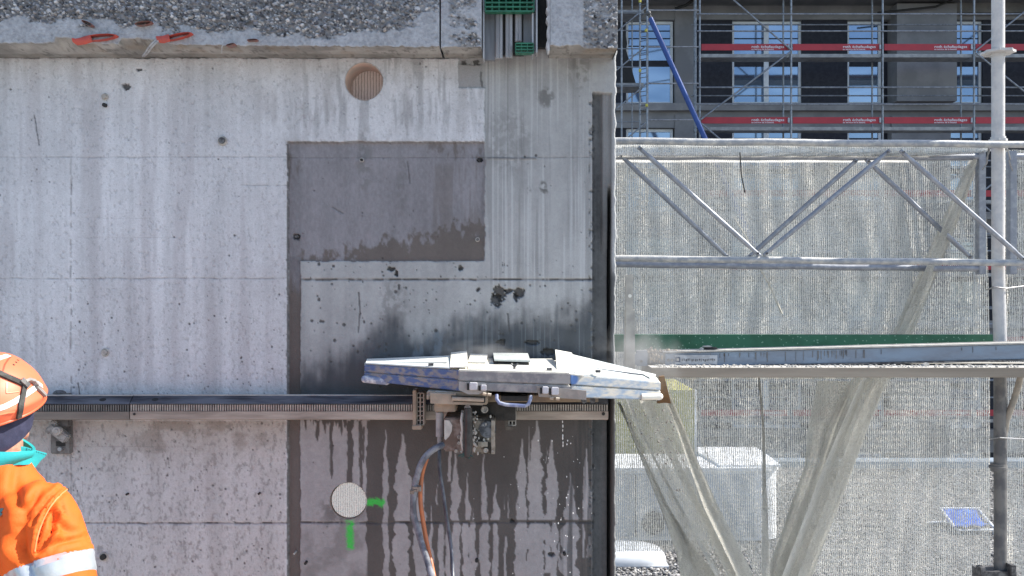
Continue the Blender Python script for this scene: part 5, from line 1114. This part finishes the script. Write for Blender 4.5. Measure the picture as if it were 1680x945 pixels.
mb.box(p+Vector((.014, -.012, -.003)), (.012, .010, .014)); mb.box(p+Vector((-.008, -.006, -.013)), (.012, .016, .010)); o = mb.build('hose_clamp', M('rusty_clamp', (.16, .12, .09), (.28, .25, .22), 60, .6, .3, bump=.5)); tag(o, 'rusty clamp binding the grey and orange hoses together', 'hose clamp')
mb = MB()
for a in ((752, 748, 762, 744), (762, 744, 776, 749), (760, 746, 771, 752), (757, 750, 765, 745)): mb.tube([P(a[0], a[1], -.36), P(a[2], a[3], -.362)], .0022, 5)
mb.build('green_tie', M('dark_green_tie', (.015, .05, .045), (.02, .07, .06), 9, .5), ws)

# falling drops and grit
rr_ = random.Random(31); dr = MB()
def drop(x, y, d, s, e=1.3): dr.ball(P(x, y, d), (s, s, s*e), 6, 5)
for y in (692, 699, 706, 715, 719, 726, 731): drop(923.5+rr_.uniform(-.6, .6), y, -.15, .0016+.0008*rr_.random(), 2.6)
for k in range(30): drop(rr_.gauss(923, 14), rr_.uniform(700, 945), -.15+rr_.uniform(-.1, .05), rr_.uniform(.0008, .0021), 1.5)
for k in range(26): drop(rr_.uniform(770, 990), rr_.uniform(700, 945), -.2, rr_.uniform(.0006, .0014), 1.3)
o = dr.build('water_drops', M('milky_drops', (.78, .78, .78), (.68, .68, .68), 60, .3)); tag(o, 'milky water drops falling below the saw rail', 'water drops', kind='stuff')
dr = MB()
for k in range(70):
    t = rr_.random(); drop(1052+t*60+rr_.gauss(0, 14), 660+t*170*rr_.random()+rr_.random()*40, .0+rr_.uniform(-.1, .2), rr_.uniform(.0012, .0042), 1.0)
o = dr.build('flying_grit', M('wet_grit', (.10, .09, .08), (.32, .30, .27), 200, .6)); tag(o, 'dark wet grit thrown out under the guard tip', 'grit', kind='stuff')
# mist of cutting dust
def mist(name, c, r, dens, label):
    m = bpy.data.materials.new(name); m.use_nodes = True; t = m.node_tree; t.nodes.remove(t.nodes['Principled BSDF']); out = t.nodes['Material Output']
    v = t.nodes.new('ShaderNodeVolumePrincipled'); v.inputs['Color'].default_value = (.9, .9, .9, 1); v.inputs['Anisotropy'].default_value = .2
    tc = t.nodes.new('ShaderNodeTexCoord'); nz = t.nodes.new('ShaderNodeTexNoise'); nz.inputs['Scale'].default_value = 2.2; nz.inputs['Detail'].default_value = 4; t.links.new(tc.outputs['Object'], nz.inputs['Vector'])
    ln = t.nodes.new('ShaderNodeVectorMath'); ln.operation = 'LENGTH'; t.links.new(tc.outputs['Object'], ln.inputs[0])
    a = t.nodes.new('ShaderNodeMath'); a.operation = 'SUBTRACT'; a.inputs[0].default_value = 1.0; t.links.new(ln.outputs['Value'], a.inputs[1])
    b = t.nodes.new('ShaderNodeMath'); b.operation = 'MULTIPLY_ADD'; t.links.new(nz.outputs['Fac'], b.inputs[0]); b.inputs[1].default_value = 2.2; b.inputs[2].default_value = -.85; b.use_clamp = True
    k = t.nodes.new('ShaderNodeMath'); k.operation = 'MULTIPLY'; k.use_clamp = True; t.links.new(a.outputs[0], k.inputs[0]); t.links.new(b.outputs[0], k.inputs[1])
    d = t.nodes.new('ShaderNodeMath'); d.operation = 'MULTIPLY'; d.inputs[1].default_value = dens; t.links.new(k.outputs[0], d.inputs[0]); t.links.new(d.outputs[0], v.inputs['Density']); t.links.new(v.outputs[0], out.inputs['Volume'])
    mb = MB(); mb.ball((0, 0, 0), 1, 20, 12); o = mb.build(name, m); o.location = c; o.scale = r; tag(o, label, 'mist', kind='stuff'); return o
mist('cutting_mist', P(1040, 592, .02), (.19, .13, .15), 20, 'pale puff of cutting mist at the right guard tip')
mist('cutting_mist', P(790, 581, -.10), (.17, .06, .055), 22, 'faint mist rising off the guard middle')

# ------------------------------------------------------------------ worker, seen from behind at the left edge
BX, BY = P(-18, 0, -1.13).x, -1.13
per = empty('person', (BX, BY, 0), 'worker seen from behind in orange high visibility jacket and orange helmet at the left edge', 'person')
yaw = math.radians(24); RT = Vector((math.cos(yaw), -math.sin(yaw), 0)); FW = Vector((math.sin(yaw), math.cos(yaw), 0)); UP = Vector((0, 0, 1)); B0v = Vector((BX, BY, 0))
def L(r, f, z): return B0v+RT*r+FW*f+UP*z
def ring(c, ax, ay, rx, ry, n=28): return [c+ax*rx*math.cos(2*math.pi*k/n)+ay*ry*math.sin(2*math.pi*k/n) for k in range(n)]
def limb(mb, pts, rad, n=20):
    mb.tube(pts, rad, n)
    mb.ball(pts[0], rad[0], 14, 10); mb.ball(pts[-1], rad[-1], 14, 10)
SH = lambda s: [L(s*.158, -.005, 1.425), L(s*.208, -.015, 1.35), L(s*.262, -.03, 1.235), L(s*.285, -.03, 1.12), L(s*.275, .05, 1.0), L(s*.24, .12, .90)]
# bare body
bd_ = MB()
tor = [(.78, 0, .155, .115), (.90, 0, .165, .12), (1.0, .0, .15, .105), (1.12, 0, .145, .10), (1.25, 0, .165, .115), (1.36, 0, .17, .115), (1.43, 0, .135, .095), (1.48, 0, .075, .07), (1.52, .005, .056, .058)]
bd_.loft([ring(L(0, f, z), RT, FW, a, b) for z, f, a, b in tor])
HC = P(-29, 672, -1.11); hy = math.radians(10); hp = math.radians(12)
Hf = Vector((math.sin(hy)*math.cos(hp), math.cos(hy)*math.cos(hp), math.sin(hp))); Hr = Vector((math.cos(hy), -math.sin(hy), 0)); Hu = Hr.cross(Hf).normalized(); _r = math.radians(6); Hr, Hu = Hr*math.cos(_r)+Hu*math.sin(_r), Hu*math.cos(_r)-Hr*math.sin(_r)
HR = Matrix((Hr, Hf, Hu)).transposed()
def Hd(r, f, u): return HC+Hr*r+Hf*f+Hu*u
bd_.ball(Hd(0, -.005, .01), (.076, .096, .105), 24, 16, HR); bd_.ball(Hd(0, .03, -.05), (.048, .062, .070), 20, 12, HR)
bd_.tube([L(0, .0, 1.46), L(.0, .012, 1.56), Hd(0, -.02, -.04)], [.062, .056, .058], 20)
bd_.tube([Hd(0, .088, .012), Hd(0, .108, -.014), Hd(0, .092, -.026)], [.010, .014, .011], 10)
bd_.ball(Hd(0, .086, -.055), (.026, .012, .008), 12, 8, HR); bd_.ball(Hd(0, .082, -.088), (.026, .018, .018), 12, 8, HR)
for s in (-1, 1):
    bd_.ball(Hd(s*.066, -.008, .006), (.010, .018, .028), 12, 8, HR)
    A_ = SH(s); limb(bd_, A_, [.05, .047, .043, .037, .034, .026])
    wv = A_[-1]; dn = (Vector((0, 0, -1))+FW*.35).normalized(); sd_ = RT*s
    bd_.ball(wv+dn*.045, (.040, .020, .052), 14, 10, Matrix((FW, RT, UP)).transposed())
    for i, (o_, ln) in enumerate(((.026, .066), (.009, .076), (-.009, .070), (-.025, .054))):
        a = wv+dn*.082+FW*o_; limb(bd_, [a, a+dn*ln*.45-sd_*.006, a+dn*ln*.8-sd_*.018, a+dn*ln-sd_*.028], [.0088, .0082, .0076, .0070], 8)
    a = wv+dn*.035+FW*.034; limb(bd_, [a, a+dn*.026+FW*.020-sd_*.01, a+dn*.052+FW*.026-sd_*.018], [.011, .0095, .0085], 8)
    limb(bd_, [L(s*.09, 0, .86), L(s*.10, .01, .50), L(s*.105, -.01, .10)], [.085, .055, .04])
    bd_.ball(L(s*.11, .05, .05), (.045, .12, .04), 14, 10, Matrix((RT, FW, UP)).transposed())
skin = M('skin', (.46, .25, .17), (.36, .18, .125), 60, .55, bump=.5)
o = link('body', remesh(bd_, .0055, 4), skin, per, True)
for s in (-1, 1):
    mb = MB(); mb.ball(Hd(s*.032, .080, .008), .011, 12, 8); e_ = mb.build('eye', M('eye_white', (.75, .73, .70), (.7, .68, .65), 5, .2), per, smooth=True)
    mb = MB(); mb.ball(Hd(s*.032, .0885, .008), .0048, 10, 6); mb.build('iris', M('iris', (.10, .06, .03), (.08, .05, .03), 5, .2), e_, smooth=True)
# trousers and boots
tr_ = MB()
for s in (-1, 1):
    limb(tr_, [L(s*.095, 0, .90), L(s*.105, .01, .5), L(s*.11, -.005, .10)], [.108, .078, .072], 24)
tr_.loft([ring(L(0, 0, z), RT, FW, a, b) for z, a, b in ((.82, .19, .13), (.95, .19, .135), (1.0, .18, .13))])
org = (.80, .115, .004)
om = M('orange_hivis_cloth', org, (.74, .095, .003), 5, .75, bump=.35, bscale=60, dist=.004)
link('trousers', remesh(tr_, .012, 4), om, per, True)
for s in (-1, 1):
    mb = MB(); mb.tube([L(s*.11, -.01, .02), L(s*.11, -.01, .20)], .058, 20); mb.ball(L(s*.112, .05, .055), (.052, .145, .055), 18, 10, Matrix((RT, FW, UP)).transposed()); mb.build('boot', M('black_boot_leather', (.03, .028, .026), (.05, .045, .04), 30, .5), per, smooth=True)
# jacket
jk = MB()
jt = [(.80, 0, .205, .150), (.95, 0, .205, .150), (1.1, 0, .200, .148), (1.25, 0, .205, .150), (1.35, -.004, .205, .145), (1.42, -.006, .185, .130), (1.465, -.006, .150, .112), (1.500, -.004, .108, .092), (1.530, 0, .078, .078), (1.548, .004, .070, .072)]
jk.loft([ring(L(-.004, f, z), RT, FW, a, b) for z, f, a, b in jt])
for s in (-1, 1): limb(jk, SH(s), [.076, .077, .073, .070, .064, .054], 24)
me = remesh(jk, .0055, 10)
co = np.empty(len(me.vertices)*3, np.float32); me.vertices.foreach_get('co', co); co = co.reshape(-1, 3)
no = np.empty(len(me.vertices)*3, np.float32); me.vertex_normals.foreach_get('vector', no); no = no.reshape(-1, 3)
D_ = co[:, 1]-CAMY; PXv = CX+co[:, 0]*F/D_; PYv = CY-(co[:, 2]-CAMZ)*F/D_
def crease(pts, wd, dep, asym=.0):
    """a fold line measured on the cloth: dent on the line, raised lip beside it"""
    best = np.full(len(co), 1e9); sgn = np.zeros(len(co)); tt = np.zeros(len(co)); tot = len(pts)-1
    for i in range(tot):
        (x0, y0), (x1, y1) = pts[i], pts[i+1]; dx, dy = x1-x0, y1-y0; t = np.clip(((PXv-x0)*dx+(PYv-y0)*dy)/(dx*dx+dy*dy), 0, 1)
        ex, ey = PXv-x0-t*dx, PYv-y0-t*dy; d = np.hypot(ex, ey); m = d < best; best[m] = d[m]; sgn[m] = np.sign(dx*ey-dy*ex)[m]; tt[m] = ((i+t)/tot)[m]
    f = np.sin(math.pi*np.clip(tt, .06, .94))**.5; s = best*sgn
    return (-dep*np.exp(-(best/wd)**2)+asym*np.exp(-((s-wd*2.0)/(wd*1.6))**2))*f
back = no[:, 1] < .45
dsp = .0050*(fbm(co[:, 0]*9+co[:, 2]*3, co[:, 2]*11-co[:, 1]*5, 4, 90)-.5)*2+.0022*(fbm(co[:, 0]*30, co[:, 2]*26+co[:, 1]*14, 3, 91)-.5)*2
# folds read off the photograph
cr = crease([(108, 806), (90, 822), (74, 845), (64, 870), (57, 905)], 2.6, .011, .007)
cr += crease([(97, 802), (80, 818), (64, 838), (52, 858)], 3.5, .009, .007)
cr += crease([(82, 806), (66, 826), (48, 850), (36, 862)], 4.5, .010, -.007)
cr += crease([(66, 800), (52, 822), (38, 836)], 4.5, .008, .006)
cr += crease([(57, 912), (75, 897), (95, 888), (120, 882), (138, 880)], 4.5, .012, -.008)
cr += crease([(60, 905), (80, 880), (88, 868), (90, 845)], 4, .010, .008)
cr += crease([(90, 842), (98, 858), (118, 868), (132, 872)], 4.5, .008, -.007)
cr += crease([(60, 922), (84, 915), (110, 902), (140, 894)], 5, .007, .005)
cr += crease([(100, 820), (104, 838), (108, 845)], 3.5, .007, .004)
cr += crease([(36, 870), (34, 900), (46, 930), (60, 950)], 8, .010, .008)
cr += crease([(30, 760), (24, 800), (34, 840), (33, 890)], 9, .007, .006)
cr += crease([(10, 860), (30, 900), (26, 950)], 8, .006, .006)
dsp = dsp+np.where(back, cr*1.35, 0)
co2 = co+no*dsp[:, None]; me.vertices.foreach_set('co', co2.reshape(-1).astype(np.float32)); me.update()
jacket = link('jacket', me, om, per, True)
bvh = BVHTree.FromPolygons([tuple(v) for v in co2], [tuple(p.vertices) for p in me.polygons])
# reflective tape round the sleeve, following the folds
tape = M('silver_reflective_tape', (.42, .46, .50), (.52, .55, .58), 16, .32, .35, bump=.4, bscale=24, dist=.004)
a0, a1 = SH(1)[1], SH(1)[2]
def sleeve_band(t0, t1, name, m, off=.0022, tilt=.0, n=110, rows=7):
    ax = (a1-a0).normalized(); e1 = ax.orthogonal().normalized(); e2 = ax.cross(e1); vs = []; half = (t1-t0)
    for i in range(rows):
        c = a0+ax*(t0+(t1-t0)*i/(rows-1))
        for k in range(n):
            th = 2*math.pi*k/n; d = e1*math.cos(th)+e2*math.sin(th); cc = c+ax*(tilt*d.dot(RT))
            hit = bvh.ray_cast(cc+d*.16, -d, .16); p = hit[0] if hit[0] else cc+d*.072
            rr = (p-cc).length; p = cc+d*min(max(rr, .055), .088)
            vs.append(p+d*(off if 0 < i < rows-1 else -.001))
    mb = MB(); mb.add(vs, [(i*n+k, i*n+(k+1) % n, (i+1)*n+(k+1) % n, (i+1)*n+k) for i in range(rows-1) for k in range(n)])
    return mb.build(name, m, jacket, smooth=True)
sleeve_band(.004, .052, 'reflective_tape', tape)
# piping along the armhole
pts = []
for x, y in [(109, 803), (100, 810), (90, 820), (80, 834), (71, 850), (64, 868), (59, 886), (56, 905)]:
    o_ = P(x, y, CAMY+.5); d = (o_-Vector((0, CAMY, CAMZ))).normalized(); hit = bvh.ray_cast(Vector((0, CAMY, CAMZ)), d)
    if hit[0]: pts.append(hit[0]+hit[1]*.0015)
if len(pts) > 3:
    mb = MB(); mb.tube(pts, .0016, 6); mb.build('seam_piping', M('pale_orange_piping', (.80, .30, .12), (.75, .25, .09), 30, .5), jacket, smooth=True)
# small teal print at the very edge of the back
vs = []
for x, y in ((-7, 838), (1.5, 833.5), (5.5, 834), (3.5, 839), (1, 841), (4, 843), (1, 847), (-3, 850), (-8, 852)):
    d = (P(x, y, 0)-Vector((0, CAMY, CAMZ))).normalized(); hit = bvh.ray_cast(Vector((0, CAMY, CAMZ)), d); vs.append((hit[0] if hit[0] else P(x, y, BY-.15))-d*.002)
mb = MB(); mb.prism(vs, (0, .0015, 0)); mb.build('back_print', M('teal_print', (.05, .22, .26), (.04, .18, .22), 30, .6), jacket)
# teal collar
teal = M('teal_collar_cloth', (.015, .36, .38), (.02, .44, .45), 12, .75, bump=.2, bscale=300)
n = 48; rows = []
for j in range(7):
    t = j/6; rw = []
    for k in range(n):
        a = 2*math.pi*k/n; dr_ = math.cos(a); df = math.sin(a)                     # dr_ right, df forward
        flare = .020*t*max(0, math.cos(a-math.radians(15)))**3
        rx, ry = .076-.006*t+.006*math.sin(3.1*t), .080-.006*t
        z = 1.536+.042*t-.016*max(0, df)*t-.014*dr_*t-.008*dr_
        c = L(0, .004+.006*t, 0); rw.append(c+RT*(rx*dr_+flare)+FW*(ry*df)+UP*z)
    rows.append(rw)
inner = [[L(0, .008, 0).lerp(Vector((p.x, p.y, 0)), .93)+UP*(p.z-.001) for p in rows[-1]], [L(0, .008, 0).lerp(Vector((p.x, p.y, 0)), .90)+UP*(p.z-.03) for p in rows[-1]]]
mb = MB(); mb.loft(rows+inner, cap=False); col_ = mb.build('collar', teal, jacket, smooth=True)
# stand-up collar point that sticks out to the right
mb = MB(); yq = BY+.03
tri = [(26, 732), (40, 733), (58, 739), (76.5, 744), (73, 750), (66, 756), (57, 768), (50, 766), (30, 758)]
mb.prism([P(x, y, yq-.0+.0009*(x-50)) for x, y in tri], (0, .004, 0)); tri2 = [(0, 728), (20, 729), (42, 732), (44, 757), (20, 751), (0, 750)]
mb.build('collar_point', teal, col_, bevel=.0012)
mb = MB()
for k in range(13):
    x = 40+k*2.8; y = 733.5+k*.93; mb.tube([P(x, y, yq-.006), P(x+1.2, y+2.6, yq-.006)], .0007, 4)
mb.build('stitching', M('dark_stitch', (.02, .12, .14), (.02, .10, .12), 5, .7), col_)
# headband
navy = M('navy_headband', (.018, .02, .05), (.03, .032, .07), 40, .8, bump=.3)
mb = MB(); rows = []
for u, s in ((.035, 1.0), (.015, 1.05), (-.01, 1.055), (-.030, 1.03), (-.044, .97)):
    rows.append([Hd(.084*s*math.cos(a), -.006+.104*s*math.sin(a), u-.030+(-.020)*max(0, -math.sin(a))+.022*max(0, math.sin(a))) for a in [2*math.pi*k/40 for k in range(40)]])
mb.loft(rows); mb.build('headband', navy, per, smooth=True)
# helmet
hel = empty('helmet', (0, 0, 0), None, None); hel.parent = per; hel.matrix_basis = Matrix.Translation(-Vector(per.location)); 
hc = Hd(0, .002, .008); AR, AF, AU = .121, .130, .116
om2 = M('orange_helmet_shell', (.78, .165, .075), (.68, .145, .07), 4, .5, bump=.05, bscale=200)
def shell(th, ph, off=0):
    """th azimuth (0 = right, 90 = front), ph 0 at the top"""
    x, y, z = math.sin(ph)*math.cos(th), math.sin(ph)*math.sin(th), math.cos(ph)
    k = 1.0
    k += .022*math.exp(-((abs(x)-.33)/.05)**2)*max(0, z)**.3                      # twin ridges
    k -= .020*math.exp(-((x)/.22)**2)*max(0, z)
    k += .03*math.exp(-((ph-1.62)/.12)**2)
    k += .012*math.exp(-((abs(math.degrees(math.atan2(y, x)))-65)/8)**2)*math.exp(-((ph-1.15)/.3)**2)
    fr = max(0, y)*max(0, math.sin(ph))
    zz = AU*z*(1 if z > 0 else .55)
    return hc+Hr*((AR+off)*x*k)+Hf*((AF+off)*y*k+.008*fr**4)+Hu*(zz*k+off*z)
nth, nph = 96, 40; PH = 1.98
rows = [[shell(2*math.pi*k/nth, PH*(.02+.98*j/(nph-1))*(1-.09*max(0, math.sin(2*math.pi*k/nth))*(j/(nph-1))**2)) for k in range(nth)] for j in range(nph)]
rim = [[hc.lerp(p, .955)+Hu*.001 for p in rows[-1]], [hc.lerp(p, .93)+Hu*.02 for p in rows[-1]]]
mb = MB(); mb.loft(rows+rim, cap=False); b0 = 0; mb.f.append(tuple(range(nth))); sh_ = mb.build('helmet_shell', om2, hel, smooth=True)
hb_v = [tuple(v) for r in rows for v in r]; hb_f = [(i*nth+k, i*nth+(k+1) % nth, (i+1)*nth+(k+1) % nth, (i+1)*nth+k) for i in range(nph-1) for k in range(nth)]+[tuple(range(nth))]
hb = BVHTree.FromPolygons(hb_v, hb_f); CAMP = Vector((0, CAMY, CAMZ))
# rim bead
mb = MB(); rr = rows[-1]; mb.tube(rr+[rr[0]], .0035, 8, cap=False); mb.build('rim_bead', M('orange_rim', (.66, .14, .05), (.6, .12, .045), 8, .4), hel, smooth=True)
def on_helmet(x, y, off=.003):
    d = (P(x, y, 0)-CAMP).normalized(); h_ = hb.ray_cast(CAMP, d)
    if not h_[0]: return None
    nn = h_[1]; nn = nn if nn.dot(d) < 0 else -nn
    return h_[0]+nn*off, nn
def ribbon(name, pts, wpx, m, th=.003, off=.003, par=hel):
    cen = []
    for i in range(len(pts)-1):
        for k in range(6):
            t = k/6; cen.append((pts[i][0]*(1-t)+pts[i+1][0]*t, pts[i][1]*(1-t)+pts[i+1][1]*t))
    cen.append(pts[-1]); q = [on_helmet(x, y, off) for x, y in cen]; q = [a for a in q if a]
    if len(q) < 3: print('no ribbon', name); return
    w2 = wpx/2/766; ring_ = []
    for i, (p, nn) in enumerate(q):
        t = (q[min(i+1, len(q)-1)][0]-q[max(i-1, 0)][0]).normalized(); b = t.cross(nn).normalized()
        ring_.append([p+b*w2, p-b*w2, p-b*w2-nn*(th+off*.5), p+b*w2-nn*(th+off*.5)])
    mb = MB(); mb.loft(ring_); return mb.build(name, m, par, smooth=True)
strapm = M('black_elastic_strap', (.035, .035, .033), (.075, .072, .065), 40, .85, bump=.5)
silver = M('white_reflective_sticker', (.74, .75, .74), (.66, .68, .68), 20, .3, bump=.05)
ribbon('reflective_strip', [(-30, 676), (-10, 673), (8, 667), (24, 659), (36, 651), (48, 643), (58, 636)], 8.5, silver, .001, .0016)
ribbon('reflective_strip', [(-30, 604), (-12, 592), (2, 587), (14, 583.5)], 9, silver, .001, .0016)
ribbon('reflective_strip', [(61, 628), (69, 634)], 7, silver, .001, .0016)
ribbon('goggle_strap', [(-30, 600), (-12, 608), (2, 615), (18, 622), (32, 628), (42, 633)], 9, strapm, .003, .005)
ribbon('goggle_strap', [(39, 634), (36, 650), (33, 668), (29, 688), (27, 697)], 8.5, strapm, .003, .005)
ribbon('goggle_strap', [(57, 633), (64, 641), (72, 649)], 7, M('grey_strap', (.16, .15, .14), (.22, .21, .20), 40, .7), .003, .006)
gr2 = M('grey_plastic_hook', (.30, .29, .27), (.22, .21, .20), 30, .45)
ribbon('strap_hook', [(38, 628), (44, 625), (52, 627), (58, 634)], 4.5, gr2, .004, .010)
ribbon('strap_buckle', [(32, 625), (38, 630), (43, 636)], 10, M('dark_buckle', (.10, .095, .09), (.06, .06, .06), 30, .4), .004, .009)
for x, y in ((22.5, 598.5), (26.5, 594.5), (29.5, 591)):
    q = on_helmet(x, y, .0)
    if q: mb = MB(); mb.tube([q[0]+q[1]*.0008, q[0]-q[1]*.003], .0024, 8); mb.build('vent_hole', black, sh_)
ribbon('moulded_edge', [(11, 628), (10.5, 645), (20, 644), (31, 642.5)], 1.5, M('pale_orange_edge', (.84, .30, .16), (.8, .27, .14), 9, .4), .001, .0015)
ribbon('moulded_edge', [(4, 612), (8, 598), (14, 589), (18, 585)], 2.2, M('dark_orange_edge', (.42, .075, .03), (.38, .06, .025), 9, .5), .001, .0010)
ribbon('moulded_edge', [(-20, 684), (0, 680), (14, 677), (24, 676)], 2, M('light_orange_edge', (.84, .28, .13), (.8, .25, .12), 9, .4), .001, .0015)
# hair under the rim
mb = MB(); rh = random.Random(3)
for k in range(160):
    a = math.radians(rh.uniform(185, 330)); p = Hd(.083*math.cos(a), -.008+.100*math.sin(a), -.030-.01*rh.random()); mb.tube([p, p+Vector((rh.uniform(-.006, .006), rh.uniform(-.004, .002), -rh.uniform(.010, .024)))], .0007, 3, cap=False)
mb.build('hair', M('brown_hair', (.10, .06, .035), (.14, .09, .05), 30, .5), per)
